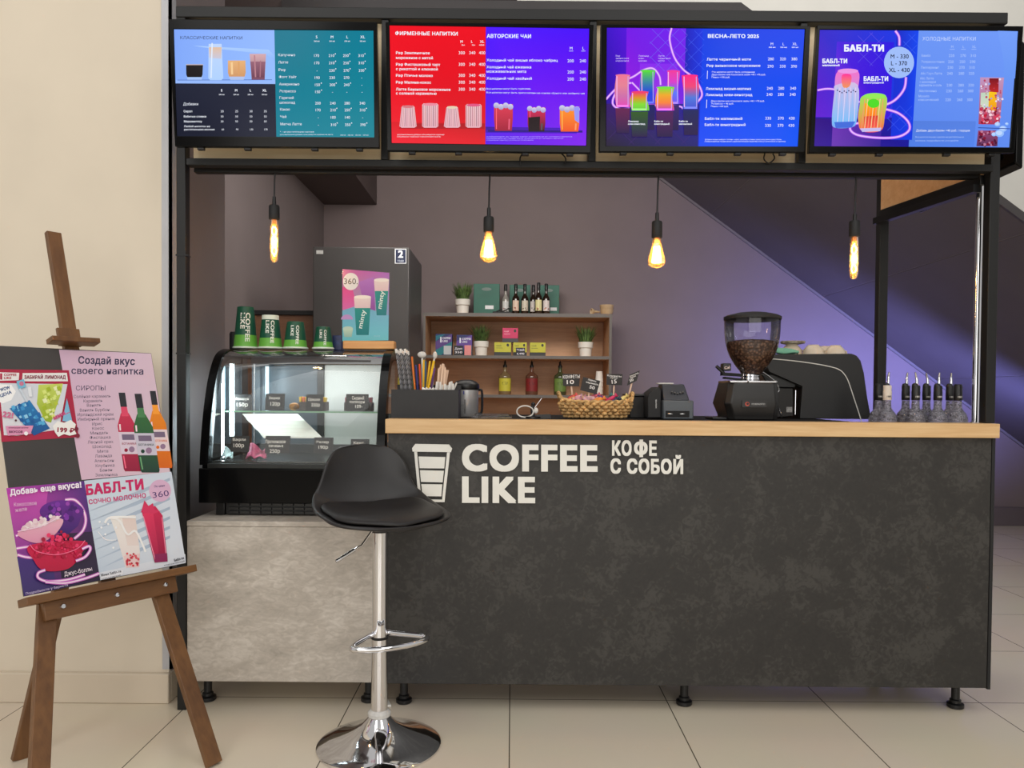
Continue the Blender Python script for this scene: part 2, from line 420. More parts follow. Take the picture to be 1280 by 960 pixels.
# ------------------------------------------------------------------ kiosk frame
YF = 2.79
XL0, XL1 = XA(220.5, YF, 350), XA(232, YF, 350)
XR0, XR1 = XA(1240, YF, 350), XA(1252.5, YF, 350)
ZB0, ZB1 = ZA(207, YF, 345), ZA(198, YF, 345)                     # lower beam
ZT0, ZT1 = 2.512, 2.552                     # upper beam
BXP = Vector((1.64, 3.43, 0))               # rear right post
fr = thing('kiosk_frame', 'tall black steel frame of the coffee kiosk carrying the menu screens', 'frame', ((XL0+XR1)/2, YF, 0))
obj('post', MB().box(XL0, XL1, YF, YF+.04, .0, ZT1), black_steel, fr, bevel=.003)
obj('post', MB().box(XR0, XR1, YF+.022, YF+.062, 1.0747, ZT1), black_steel, fr, bevel=.003)
obj('post', MB().box(BXP.x-.02, BXP.x+.02, BXP.y-.02, BXP.y+.02, 0, ZT1), black_steel, fr, bevel=.003)
obj('beam', MB().box(XL0, XR1, YF-.004, YF+.036, ZT0, ZT1), black_steel, fr, bevel=.003)
obj('beam', MB().box(XL1, XR0, YF+.002, YF+.04, ZB0, ZB1).box(XL1, XR0, YF+.07, YF+.1, ZB0-.006, ZB1-.006), black_steel, fr, bevel=.003)
def side(t, z0, z1, inset, th=.03):
    a = Vector((XR1-.02, YF+.065, 0)); b = BXP+Vector((0, -.022, 0))
    d = (b-a).normalized(); n = Vector((d.y, -d.x, 0))
    pts = [a-n*inset, b-n*inset, b-n*inset-n*th, a-n*inset-n*th]
    return t.prism([(p.x, p.y, z0) for p in pts], (0, 0, z1-z0))
obj('side_rail', side(MB(), ZB0-.03, ZB0+.004, 0), black_steel, fr, bevel=.002)
obj('side_rail', side(MB(), ZT0, ZT1, 0), black_steel, fr, bevel=.002)
obj('side_panel', side(MB(), ZB0+.005, ZT0-.001, .006, .016), oak_orange, fr, label='oak side fascia board')
obj('side_channel', side(MB(), ZB0-.06, ZB0-.032, .03, .03), black_plastic, fr)
studs = [XA(p, YF, 200) for p in (480.5, 740, 1003)]
for x in studs:
    obj('stud', MB().box(x-.013, x+.013, YF+.002, YF+.035, ZB1, ZT0), black_steel, fr, bevel=.002)
xs = [XL1]+studs+[XR0]
for a, b in zip(xs[:-1], xs[1:]):
    obj('back_board', MB().box(a+.014, b-.014, YF+.037, YF+.052, ZB1-.002, ZT0+.002), oak_bright, fr, label='brightened oak backing board')
pxp, pyp = XA(1223.5, YF+.11, 300), YF+.11
obj('chrome_tube', MB().cyl((pxp, pyp, 1.066), (pxp, pyp, ZB0), .0125, 20).lathe([(.022, 0), (.022, .006), (.013, .012)], (pxp, pyp, 1.066)).lathe([(.013, 0), (.022, .006), (.022, .012)], (pxp, pyp, ZB0-.018)), chrome, fr, label='polished chrome tube')
for z in (ZA(322, YF), ZA(445, YF)):
    obj('cable_tie', MB().box(XL0-.002, XL1+.002, YF-.002, YF+.042, z-.003, z+.003).box(XL1+.002, XL1+.012, YF+.0, YF+.006, z-.002, z+.002), black_plastic, fr)

# ------------------------------------------------------------------ counter, cabinet, worktop
def furniture_leg(name, parent, x, y, h):
    return obj(name, MB().lathe([(.026, 0), (.03, .004), (.03, .016), (.02, .02), (.02, .03), (.015, .034), (.015, h-.012), (.024, h-.01), (.024, h)], (x, y, 0), 18).add([], []), black_plastic, parent)
YP = 2.795
CX0, CX1 = XA(484.5, YP, 700), XA(1239, YP, 700)
CZ0, CZ1 = .103, 1.022
dark_panel = concrete('dark_slate_laminate', (37, 36, 35), (47, 45, 43), (63, 61, 58), .5, 1.7, fine=.7)
grey_panel = concrete('grey_concrete_laminate', (156, 148, 138), (188, 179, 168), (216, 208, 198), .5, 1.1, (1, 1, 2.0), .5)
ct = thing('counter', 'long dark slate counter front with white lettering under an oak ledge', 'counter', ((CX0+CX1)/2, YP, 0))
obj('front_panel', MB().box(CX0, CX1-.007, YP, YP+.018, CZ0, CZ1), dark_panel, ct, bevel=.0015)
obj('side_panel', MB().box(CX1-.006, CX1+.006, YP-.002, YP+.56, CZ0-.004, CZ1), matt_black, ct, bevel=.001)
obj('side_panel', MB().box(CX0, CX0+.016, YP+.02, YP+.56, CZ0, CZ1), matt_black, ct)
obj('bottom_panel', MB().box(CX0+.017, CX1-.014, YP+.02, YP+.56, CZ0+.004, CZ0+.02), matt_black, ct)
obj('bottle_shelf', MB().box(1.285, CX1-.014, YP+.02, YP+.5, .872, .888), charcoal, ct)
for px, py in ((505, 880), (855, 882.5), (1194, 886)):
    p = on_floor(px, py-2)
    furniture_leg('leg', ct, p.x, p.y, CZ0); furniture_leg('leg', ct, p.x, p.y+.4, CZ0+.004)
letter_white = P('white_acrylic_letters', (236, 234, 226), .4, 0, .01, 20)
NF = Vector((0, -1, 0)); PP = Vector((0, YP-.0005, 0))
def sign_text(t, x0, yb, h, x1, yb1, bold=.035):
    vs, fs = glyphs(t, bold, .5, 6, 1.12)
    xs_ = [v.x for v in vs]; a, b = min(xs_), max(xs_); mb = MB()
    dx, dy = (x1-x0)/(b-a), (yb1-yb)/(b-a)
    return mb.add([on_plane(x0+(v.x-a)*dx, yb+(v.x-a)*dy-v.y*h/CAPH, PP+NF*(.0045+v.z*.009), NF) for v in vs], fs)
def sign_poly(mb, pts):
    base = [on_plane(x, y, PP, NF) for x, y in pts]
    return mb.prism(base, NF*.009)
for t, x0, yb, h, x1, yb1, b in (('COFFEE', 577.5, 587.3, 30.5, 747, 588.3, .05), ('LIKE', 577.5, 627, 30, 669, 627.6, .05),
                                  ('КО', 765, 568.8, 16.5, 789.5, 568.9, .05), ('О', 792.5, 567.6, 14, 809.5, 567.7, .05), ('Е', 811.5, 569, 16.5, 821, 569.1, .05), ('С СОБОЙ', 763, 591, 16, 854, 591.8, .055)):
    obj('lettering', sign_text(t, x0, yb, h, x1, yb1, b), letter_white, ct, smooth=False, label='white raised lettering')
obj('lettering', sign_poly(MB(), [(798.9, 549.3), (803.3, 549.3), (803.3, 571.2), (798.9, 571.2)]), letter_white, ct, smooth=False, label='white raised lettering')
cq = lambda x, y: (480+x/3.048, 520+y/3.048)
mb = MB()
for pl in ([(108, 122), (120, 106), (248, 108), (260, 124), (256, 137), (110, 135)],                 # lid
           [(116, 136), (127, 136), (143, 318), (134, 327)], [(241, 138), (252, 138), (231, 327), (222, 318)],
           [(143, 317), (223, 318), (231, 327), (134, 326)],
           [(133, 154), (234, 156), (230, 199), (137, 198)], [(138, 206), (229, 208), (224, 252), (142, 250)],
           [(143, 259), (223, 260), (219, 305), (148, 304)]):
    sign_poly(mb, [cq(*p) for p in pl])
obj('cup_emblem', mb, letter_white, ct, smooth=False, label='white takeaway cup emblem')

wt = thing('worktop', 'oak edged bar ledge with black top along the dark counter', 'worktop', ((CX0+CX1)/2, YP, CZ1))
WX0, WX1 = CX0-.006, XA(1250, 2.765, 540)
WZ = 1.0745
obj('wood_edge', MB().box(WX0, WX1, 2.765, 2.865, CZ1+.001, WZ), oak, wt, bevel=.002)
obj('work_surface', MB().box(WX0, 1.28, 2.866, 3.52, CZ1+.012, WZ-.0005), P('black_worktop_laminate', (30, 28, 28), .75, 0, .06, 30, spec=.15), wt, bevel=.001)
TOPZ = WZ

gc = thing('cabinet', 'low base cabinet with grey concrete look front below the display case', 'cabinet', (-.84, YP, 0))
GX0, GX1 = XL1+.001, CX0-.002
GZ1 = ZA(652, YP, 350)
obj('front_panel', MB().box(GX0, GX1, YP+.002, YP+.02, CZ0+.002, GZ1-.02), grey_panel, gc, bevel=.0015)
obj('top_panel', MB().box(GX0, GX1, YP+.0, YP+.58, GZ1-.019, GZ1), grey_panel, gc, bevel=.0015)
obj('side_panel', MB().box(GX0, GX0+.016, YP+.021, YP+.56, CZ0+.002, GZ1-.02), grey_panel, gc)
obj('side_panel', MB().box(GX1-.016, GX1, YP+.021, YP+.56, CZ0+.002, GZ1-.02), grey_panel, gc)
obj('bottom_panel', MB().box(GX0+.017, GX1-.017, YP+.021, YP+.56, CZ0+.003, CZ0+.02), grey_panel, gc)
for px, py in ((260, 877), (461, 878)):
    p = on_floor(px, py-2)
    furniture_leg('leg', gc, p.x, p.y, CZ0+.002); furniture_leg('leg', gc, p.x, p.y+.4, CZ0+.002)
tag(obj('wooden_block', MB().box(XA(229, 2.86, 640), XA(236, 2.86, 640), 2.85, 2.87, GZ1, GZ1+.022), P('pale_pine', (206, 190, 160), .6)), 'tiny pale wooden block on the grey cabinet corner by the post', 'block')
p = on_floor(484, 884); q = on_floor(475, 868)
tag(obj('plastic_scrap', MB().prism([(p.x-.012, p.y, .0005), (p.x+.014, p.y+.004, .0005), (q.x+.012, q.y+.01, .0005), (q.x-.008, q.y, .0005)], (0, .002, .006)), white_plastic), 'small white plastic scrap lying on the floor behind the stool', 'scrap')
p = on_floor(226, 866)
tag(obj('cable_clip', MB().box(p.x-.006, p.x+.006, p.y, p.y+.012, 0.0, .05), white_plastic, bevel=.003), 'small white cable plug at the foot of the left frame post', 'plug')

# ------------------------------------------------------------------ televisions
TN = Vector((0, -math.cos(R(5.5)), -math.sin(R(5.5)))); TP = Vector((0, 2.70, 2.03))
def tv(ox, outer, scr, label, draw):
    c = lambda p: (ox+p[0]/4.5714, 10+p[1]/4.5714)
    O = [on_plane(*c(p), TP, TN) for p in outer]
    ctr = sum(O, Vector())/4
    t = thing('television', label, 'television', (ctr.x, ctr.y, min(p.z for p in O)), 0, 'menu screens above the counter')
    S = [on_plane(*c(p), TP, TN) for p in scr]
    mb = MB()
    n = -TN
    f = [p for p in O]+[p for p in S]
    fr_ = [p-n*.004 for p in f]
    bk = [ctr+(p-ctr)*1.0+n*.02 for p in O]; bk2 = [ctr+(p-ctr)*.82+n*.062 for p in O]
    V = fr_[:4]+fr_[4:]+[p+n*.002 for p in S]+bk+bk2
    F = []
    for i in range(4):
        j = (i+1) % 4
        F += [(i, j, 4+j, 4+i), (4+i, 4+j, 8+j, 8+i), (j, i, 12+i, 12+j), (12+j, 12+i, 16+i, 16+j)]
    F.append((16, 17, 18, 19))
    obj('casing', MB().add(V, F), black_gloss, t, bevel=.002, smooth=False)
    cv = Canvas(plane_map(TP-n*.001, TN, 4.5714, ox, 10), .00003)
    draw(cv, scr)
    cv.build('screen', SCREEN, t, label='lit menu screen')
    b = [O[3].lerp(O[2], k) for k in (.12, .35, .68, .9)]
    for p in b:
        obj('mount_tab', MB().box(p.x-.012, p.x+.012, p.y+.004, p.y+.02, p.z-.008, p.z+.004), black_plastic, t, bevel=.002)
    obj('wall_mount', MB().box(ctr.x-.1, ctr.x+.1, ctr.y+.04, YF+.0368, ctr.z-.1, ctr.z+.1), black_steel, t)
    return t
W_ = (240, 244, 255)
def lerp2(q, u, v):
    a = [q[0][k]+(q[1][k]-q[0][k])*u for k in (0, 1)]; b = [q[3][k]+(q[2][k]-q[3][k])*u for k in (0, 1)]
    return (a[0]+(b[0]-a[0])*v, a[1]+(b[1]-a[1])*v)
def sub(q, u0, v0, u1, v1): return [lerp2(q, u0, v0), lerp2(q, u1, v0), lerp2(q, u1, v1), lerp2(q, u0, v1)]
def row(cv, name, x, y, h, cols, vals, dy=0, slope=0.0, star=None, hv=None, c=W_, ex=None, bold=.014):
    cv.text(name, x, y+h/2, h, c, x1=ex, y1=None if ex is None else y+h/2+slope*(ex-x), bold=bold)
    for i, (X_, v) in enumerate(zip(cols, vals)):
        cv.text(v, X_, y+(hv or h)/2+dy, hv or h, c, anchor='c', bold=.006)
        if star and star[i]: cv.disc(X_+22, y+dy-h*.7, 3, c)
def glass(cv, x0, x1, y0, y1, top, bot, dt=0, db=0, ripple=0):
    """a tumbler seen from the side: top and bottom widths with a colour run"""
    cv.poly([(x0-dt, y0), (x1+dt, y0), (x1+db, y1), (x0-db, y1)], top, bot)
    for k in range(ripple):
        u = (k+.5)/ripple; xa = x0-dt+(x1-x0+2*dt)*u; xb = x0-db+(x1-x0+2*db)*u
        cv.line([(xa, y0+4), (xb, y1-4)], (x1-x0)/ripple*.35, tuple(min(255, int(v*1.12+14)) for v in top))
def tv1(cv, q):
    cv.quad4(q, [(20, 24, 38)]*4)
    cv.quad4(sub(q, 0, 0, .503, .505), [(126, 166, 250), (146, 184, 255), (150, 190, 255), (130, 170, 250)])
    cv.quad4(sub(q, 0, .475, .503, .505), [(150, 186, 252)]*4)
    cv.quad4(sub(q, 0, .505, .503, 1), [(30, 34, 54), (28, 32, 52), (26, 30, 50), (22, 26, 44)])
    cv.quad4(sub(q, .503, 0, 1, 1), [(0, 118, 142), (0, 124, 148), (0, 132, 150), (0, 128, 150)])
    cv.line([(100, 412), (640, 410)], 4, (90, 120, 196))
    cv.poly([(190, 215), (620, 238), (655, 275), (655, 300), (600, 262), (250, 225)], (172, 206, 255), (140, 182, 255))
    for a in ((148, 247, 322, 410, (150, 186, 245), (170, 200, 250), 2, -8),): glass(cv, *a)
    cv.poly([(149, 326), (246, 326), (243, 380), (238, 395), (156, 395), (150, 380)], (22, 16, 18)); cv.line([(150, 324), (246, 324)], 5, (196, 176, 170))
    cv.poly([(278, 205), (352, 205), (362, 400), (352, 412), (286, 412), (276, 400)], (190, 214, 252), (176, 210, 255))
    cv.poly([(280, 224), (352, 224), (350, 290), (282, 286)], (226, 190, 160), (200, 200, 220)); cv.line([(298, 200), (292, 400)], 7, (224, 236, 255))
    cv.poly([(388, 300), (488, 300), (490, 370), (482, 398), (396, 398), (388, 370)], (232, 178, 120), (208, 150, 100))
    cv.line([(410, 310), (412, 380)], 12, (246, 206, 150)); cv.line([(450, 308), (450, 380)], 8, (220, 160, 100)); cv.poly([(394, 392), (484, 392), (478, 411), (402, 411)], (176, 196, 238))
    cv.poly([(512, 262), (606, 262), (598, 410), (524, 410)], (214, 170, 176), (120, 70, 96)); cv.poly([(516, 306), (602, 306), (596, 398), (526, 398)], (150, 96, 116), (110, 62, 84))
    cv.line([(540, 270), (546, 395)], 8, (186, 128, 140)); cv.line([(575, 300), (572, 395)], 6, (170, 112, 128))
    cv.text('КЛАССИЧЕСКИЕ НАПИТКИ', 116, 178, 17, (30, 36, 70), x1=470, y1=180, bold=.004)
    for x, t in ((352, 'S'), (435, 'M'), (517, 'L'), (597, 'XL')):
        cv.text(t, x, 477, 13, W_, anchor='c', bold=.03); cv.text('250 мл', x, 498, 7, W_, anchor='c', bold=.02)
    cv.text('Добавки', 133, 556, 15, W_, x1=218, bold=.006)
    cols = (355, 438, 520, 602)
    row(cv, 'Сироп', 135, 590, 12, cols, ('20', '25', '30', '35'), ex=184)
    row(cv, 'Взбитые сливки', 136, 620, 11, cols, ('50', '50', '50', '50'), ex=264)
    row(cv, 'Маршмеллоу', 137, 648, 11, cols, ('30', '50', '50', '50'), ex=240)
    cv.text('Любой напиток на', 137, 681, 10, W_, x1=285, bold=.014)
    row(cv, 'растительном молоке', 138, 694, 10, (359, 441, 523, 605), ('60', '90', '130', '170'), ex=312)
    for x, t in ((895, 'S'), (983, 'M'), (1070, 'L'), (1158, 'XL')):
        cv.text(t, x, 173, 15, W_, anchor='c', bold=.012); cv.text('250 мл', x, 193, 7, W_, anchor='c', bold=.02)
    rows = [('Капучино', 676, 268, 772, ('170', '210', '250', '310'), (0, 1, 1, 1)), ('Латте', 676, 310, 732, ('170', '210', '250', '310'), (0, 1, 1, 1)),
            ('Раф', 678, 353, 717, ('-', '230', '270', '330'), (0, 1, 1, 1)), ('Флэт Уайт', 680, 394, 780, ('190', '230', '270', '-'), (0, 0, 0, 0)),
            ('Американо', 681, 435, 796, ('150', '200', '240', '-'), (1, 1, 1, 0)), ('Эспрессо', 682, 475, 776, ('150', '-', '-', '-'), (1, 0, 0, 0)),
            ('шоколад', 684, 540, 772, ('200', '240', '280', '340'), (0, 0, 0, 0)), ('Какао', 686, 579, 742, ('170', '210', '250', '310'), (0, 1, 1, 1)),
            ('Чай', 687, 621, 722, ('-', '100', '140', '-'), (0, 0, 0, 0)), ('Матча Латте', 688, 663, 810, ('-', '310', '350', '390'), (0, 1, 1, 1))]
    for i, (t, x, y, ex, v, st) in enumerate(rows):
        o = i*1.2
        row(cv, t, x, y, 14, (895+o, 980+o, 1062+o, 1149+o), v, 4, 0, st, 15, ex=ex, bold=.006)
    cv.text('Горячий', 683, 520, 14, W_, x1=764, bold=.006)
    cv.text('* – на растительном молоке', 686, 711, 7, W_, x1=880, bold=.01); cv.text('дополнительные добавки оплачиваются отдельно на кассе', 686, 726, 6, W_, x1=988, bold=.01)
    for k in range(4): cv.text('250 мл', 1030+k*43, 729, 6, W_, x1=1062+k*43, bold=.01)
def tv2(cv, q):
    cv.quad4(q, [(10, 10, 14)]*4)
    cv.quad4(sub(q, 0, 0, .482, 1), [(242, 6, 30), (240, 4, 28), (214, 0, 22), (238, 8, 34)])
    cv.quad4(sub(q, 0, .82, .482, 1), [(222, 2, 24), (196, 0, 18), (228, 4, 28), (246, 14, 44)])
    cv.quad4(sub(q, .482, 0, 1, 1), [(78, 20, 255), (72, 8, 250), (128, 12, 236), (84, 6, 236)])
    cv.quad4(sub(q, .482, .85, .95, .9), [(46, 0, 150), (60, 0, 190), (90, 0, 220), (60, 0, 190)])
    cv.text('ФИРМЕННЫЕ НАПИТКИ', 110, 154, 19, W_, x1=467, y1=157, bold=.03)
    for x, t in ((489, 'M'), (548, 'L'), (606, 'XL')):
        cv.text(t, x, 199, 14, W_, anchor='c', bold=.012); cv.text('350 мл', x, 215, 7, W_, x1=x+18, bold=.02) if t != 'XL' else cv.text('450', x-18, 215, 7, W_, x1=x+12, bold=.02)
    cols = (490, 550, 606)
    v = ('300', '340', '400')
    for t, y, ex, pv in (('Раф Земляничное', 256, 307, 1), ('мороженое с мятой', 284, 325, 0), ('Раф Фисташковый тарт', 322, 367, 1), ('с рикоттой и клюквой', 348, 353, 0),
                     ('Раф Птичье молоко', 385, 324, 1), ('Раф Малина-кокос', 424, 315, 1), ('Латте Банановое мороженое', 464, 426, 1), ('с соленой карамелью', 487, 346, 0)):
        row(cv, t, 114, y, 14, cols, v if pv else (), 0, .008, None, 17, ex=ex, bold=.02)
    cv.text('дополнительные добавки оплачиваются отдельно', 120, 727, 7, W_, x1=390, bold=0); cv.text('изображения на экране носят ознакомительный характер', 120, 738, 6, W_, x1=370, bold=0)
    def cupr(x0, x1, y0, y1, d, top):
        cv.poly([(x0-d*.0, y0+8), (x0+8, y0), (x1-8, y0), (x1, y0+8), (x1+d, y1-8), (x1+d-12, y1), (x0-d+12, y1), (x0-d, y1-8)], (236, 200, 206), (232, 178, 190))
        n = 8
        for k in range(n):
            u = (k+.5)/n
            cv.line([(x0+(x1-x0)*u, y0+10), (x0-d+(x1-x0+2*d)*u, y1-8)], (x1-x0)/n*.42, [(196, 128, 140), (210, 150, 150), (168, 120, 130)][k % 3])
        cv.disc((x0+x1)/2, y0+6, (x1-x0)/2-4, top, 8)
    cv.poly([(130, 690), (620, 690), (620, 660), (160, 660)], (178, 0, 18)); 
    cupr(146, 220, 558, 684, 12, (214, 120, 130)); cupr(264, 356, 545, 684, 0, (236, 140, 160)); cupr(402, 468, 562, 684, 14, (230, 210, 180)); cupr(512, 603, 549, 684, 0, (226, 84, 130))
    cv.text('АВТОРСКИЕ ЧАИ', 633, 170, 20, W_, x1=886, y1=172, bold=.03)
    for x, t in ((1115, 'M'), (1185, 'L')): cv.text(t, x, 238, 16, W_, anchor='c', bold=.01); cv.line([(x-12, 246), (x+12, 246)], 3, (200, 190, 255))
    cols = (1112, 1182)
    for t, y, ex, pv in (('Холодный чай вишня яблоко чабрец', 298, 1038, 1), ('Холодный чай ежевика', 337, 887, 0), ('можжевельник мята', 362, 858, 2), ('Холодный чай хвойный', 402, 890, 1)):
        row(cv, t, 632, y, 14, cols, ('200', '240') if pv else (), 4, .004, None, 17, ex=ex, bold=.014)
    cv.text('Все напитки могут быть горячими.', 631, 466, 9, W_, x1=885, bold=.006); cv.text('Все напитки могут быть приготовлены на основе чёрного или зелёного чая', 631, 487, 9, W_, x1=1192, y1=493, bold=.006)
    cv.poly([(640, 695), (1180, 700), (1180, 712), (640, 708)], (40, 0, 130))
    def drink(x0, x1, y0, ym, y1, a, b):
        cv.poly([(x0, y0+4), (x1, y0+4), (x1, ym), (x1-6, y1), (x0+6, y1), (x0, ym)], a, b)
        for k in range(4):
            u = (k+.5)/4; cv.disc(x0+(x1-x0)*u, y0+12+(k % 2)*8, (x1-x0)*.15, (214, 214, 240), c2=(160, 150, 200))
        cv.line([(x1-20, ym), (x1-22, y1-8)], 9, tuple(min(255, v+70) for v in b)); cv.line([(x0+14, y0+30), (x0+14, y1-10)], 5, tuple(min(255, v+40) for v in a))
    drink(674, 782, 545, 634, 702, (224, 60, 84), (160, 20, 50)); drink(866, 968, 563, 660, 706, (220, 40, 90), (16, 8, 14)); drink(1050, 1162, 560, 660, 706, (255, 150, 40), (240, 84, 30))
    cv.poly([(870, 625), (938, 620), (934, 702), (874, 702)], (30, 10, 16)); cv.poly([(1130, 566), (1162, 566), (1160, 658), (1136, 640)], (150, 150, 250))
    for k in range(3): cv.text('изображения на экране могут отличаться от готового напитка', 632, 738+k*10, 6, (190, 170, 255), x1=(1120, 1070, 900)[k], bold=0)
def neon(cv, pts, wd=7, c=(236, 190, 255), g=(176, 92, 240)):
    cv.line(pts, wd*2.0, g, 8); cv.line(pts, wd, c, 8)
def mesh_lines(cv, x0, y0, x1, y1, st, c):
    k = x0-(y1-y0)
    while k < x1:
        for s in (1, -1):
            pts = []
            for y in (y0, y1):
                x = k+(y-y0) if s == 1 else k+(y1-y)
                pts.append((x, y))
            (xa, ya), (xb, yb) = pts
            lo, hi = 0, 1
            def cl(x): return min(max(x, x0), x1)
            if xb != xa:
                t0, t1 = (x0-xa)/(xb-xa), (x1-xa)/(xb-xa)
                lo, hi = max(0, min(t0, t1)), min(1, max(t0, t1))
            if hi > lo: cv.line([(xa+(xb-xa)*lo, ya+(yb-ya)*lo), (xa+(xb-xa)*hi, ya+(yb-ya)*hi)], 2, c)
        k += st
def tv3(cv, q):
    cv.quad4(q, [(8, 40, 220)]*4)
    cv.quad4(sub(q, 0, 0, .115, .64), [(60, 10, 200), (84, 10, 220), (70, 0, 190), (40, 0, 150)])
    cv.quad4(sub(q, .1, 0, .415, .64), [(116, 20, 232), (110, 30, 240), (120, 30, 226), (150, 20, 220)])
    cv.quad4(sub(q, .17, .3, .36, .62), [(140, 40, 240), (130, 40, 240), (150, 50, 220), (170, 50, 230)])
    cv.quad4(sub(q, .4, 0, .495, .75), [(28, 30, 190), (10, 50, 230), (6, 50, 220), (26, 30, 170)])
    cv.quad4(sub(q, 0, .64, .48, 1), [(52, 8, 110), (30, 24, 150), (22, 20, 110), (22, 4, 40)])
    cv.quad4(sub(q, .485, 0, 1, 1), [(0, 58, 226), (0, 62, 236), (0, 84, 248), (0, 72, 246)])
    mesh_lines(cv, 330, 120, 545, 360, 84, (112, 96, 240)); mesh_lines(cv, 550, 130, 640, 430, 84, (60, 90, 240))
    neon(cv, [(455, 115), (444, 180), (470, 280), (520, 350), (570, 390), (610, 440), (628, 500), (590, 548)], 7)
    neon(cv, [(80, 522), (120, 478), (180, 420), (240, 390), (300, 352), (350, 346), (385, 390), (392, 440)], 7)
    neon(cv, [(225, 428), (170, 440), (128, 500), (120, 550), (160, 578), (215, 574)], 7); neon(cv, [(228, 425), (262, 460), (320, 520), (300, 552), (420, 556), (500, 562), (520, 575)], 6)
    mesh_lines(cv, 90, 600, 560, 780, 150, (60, 30, 110))
    def g3(x0, x1, y0, y1, lean, cs):
        n = 15; m_ = len(cs)-1
        def cc(t): i = min(int(t*m_), m_-1); f = t*m_-i; return tuple(cs[i][k]+(cs[i+1][k]-cs[i][k])*f for k in range(3))
        xl = lambda t: x0+lean*(1-t)+(x1-x0)*.06*math.sin(t*5.2+x0)
        xr = lambda t: x1+lean*(1-t)+(x1-x0)*.07*math.sin(t*5.2+x0+.8)
        for k in range(n):
            a, b = k/n, (k+1)/n
            cv.poly([(xl(a), y0+(y1-y0)*a), (xr(a), y0+(y1-y0)*a), (xr(b), y0+(y1-y0)*b), (xl(b), y0+(y1-y0)*b)], cc(a), cc(b))
        cv.poly([(x0+8, y1-12), (x1-8, y1-12), (x1-6, y1), (x0+6, y1)], tuple(min(255, v+60) for v in cs[-1]))
        cv.line([(x0+lean+8, y0+6), (x0+8, y1-10)], 5, (250, 180, 240)); cv.line([(x1+lean-10, y0+8), (x1-10, y1-10)], 4, (200, 170, 250))
        cv.disc((x0+x1)/2+lean, y0+3, (x1-x0)/2, cs[0], 7)
        cv.poly([(x0, y1+6), (x1, y1+6), (x1-4, y1+150), (x0+6, y1+150)], tuple(int(v*.45) for v in cs[-1]), (34, 10, 70))
    g3(278, 360, 356, 546, -2, [(90, 220, 60), (60, 140, 160), (30, 70, 220), (50, 60, 230)])
    g3(428, 498, 358, 548, 0, [(240, 60, 160), (220, 60, 200), (90, 120, 250), (120, 80, 240)])
    g3(134, 216, 382, 566, 0, [(240, 120, 150), (230, 130, 150), (206, 110, 170), (230, 70, 180)])
    g3(520, 608, 384, 576, -2, [(255, 40, 130), (240, 70, 120), (80, 120, 220), (70, 80, 210)])
    g3(222, 320, 478, 586, 2, [(240, 60, 110), (220, 150, 40), (130, 220, 50), (110, 200, 70)])
    g3(366, 464, 452, 586, 2, [(120, 230, 60), (240, 170, 40), (250, 130, 60), (190, 60, 200)])
    for x, y, ls in ((136, 278, ('Раф', 'ананасовое', 'мороженое')), (266, 278, ('Лимонад', 'киви-', 'малина')), (378, 278, ('Латте', 'черничный', 'мотти'))):
        for k, t in enumerate(ls): cv.text(t, x, y+k*14, 9, (216, 190, 255), bold=.01)
    for x, ls in ((206, ('Лимонад', 'киви-виноград')), (356, ('Бабл-ти', 'виноградный')), (497, ('Бабл-ти', 'малиновый'))):
        for k, t in enumerate(ls): cv.text(t, x, 652+k*15, 9, W_, bold=.03)
    cv.text('ВЕСНА-ЛЕТО 2025', 662, 170, 19, W_, x1=954, y1=171, bold=.04)
    for x, t in ((1028, 'M'), (1094, 'L'), (1159, 'XL')): cv.text(t, x, 213, 15, W_, anchor='c', bold=.004); cv.text('350 мл', x-18, 228, 7, W_, x1=x+20, bold=.02)
    for t, y, ex, x, v, cs in (('Латте черничный моти', 293, 908, 656, ('280', '320', '380'), (1022, 1091, 1156)), ('Раф ананасовое мороженое', 329, 962, 655, ('290', '330', '390'), (1020, 1090, 1154)),
                           ('Лимонад вишня-малина', 461, 908, 650, ('240', '280', '340'), (1016, 1081, 1149)), ('Лимонад киви-виноград', 496, 916, 649, ('240', '280', '340'), (1014, 1079, 1147)),
                           ('Бабл-ти малиновый', 632, 859, 645, ('330', '370', '430'), (1007, 1079, 1141)), ('Бабл-ти виноградный', 667, 877, 644, ('330', '370', '430'), (1006, 1077, 1139))):
        row(cv, t, x, y, 14, cs, v, -2 if y < 640 and y != 329 else 4, 0, None, 16, ex=ex, bold=.014)
    for y, ls, x in ((362, ('Эти напитки могут быть холодными', 'Двух-баллы или кокосовое желе +40 / +70 руб.', 'Пенка +100 руб.'), 684), (528, ('Двух-баллы или кокосовое желе +40 / +70 руб.', 'Эспрессо + 40 руб.', 'Пенка +100 руб.'), 680)):
        cv.line([(x-24, y-4), (x-26, y+44)], 3, W_)
        for k, t in enumerate(ls): cv.text(t, x, y+8+k*15, 9, W_, bold=.004, x1=x+(246, 308, 104)[k] if y < 500 else x+(306, 130, 100)[k])
    cv.text('Добавки можно выбрать: топпинг, сироп, шоколад и сливки, кокосовое желе и джус-боллы', 645, 755, 7, W_, x1=1083, bold=0); cv.text('изображения на экране носят ознакомительный характер и могут отличаться от напитка', 644, 766, 7, W_, x1=1105, bold=0)
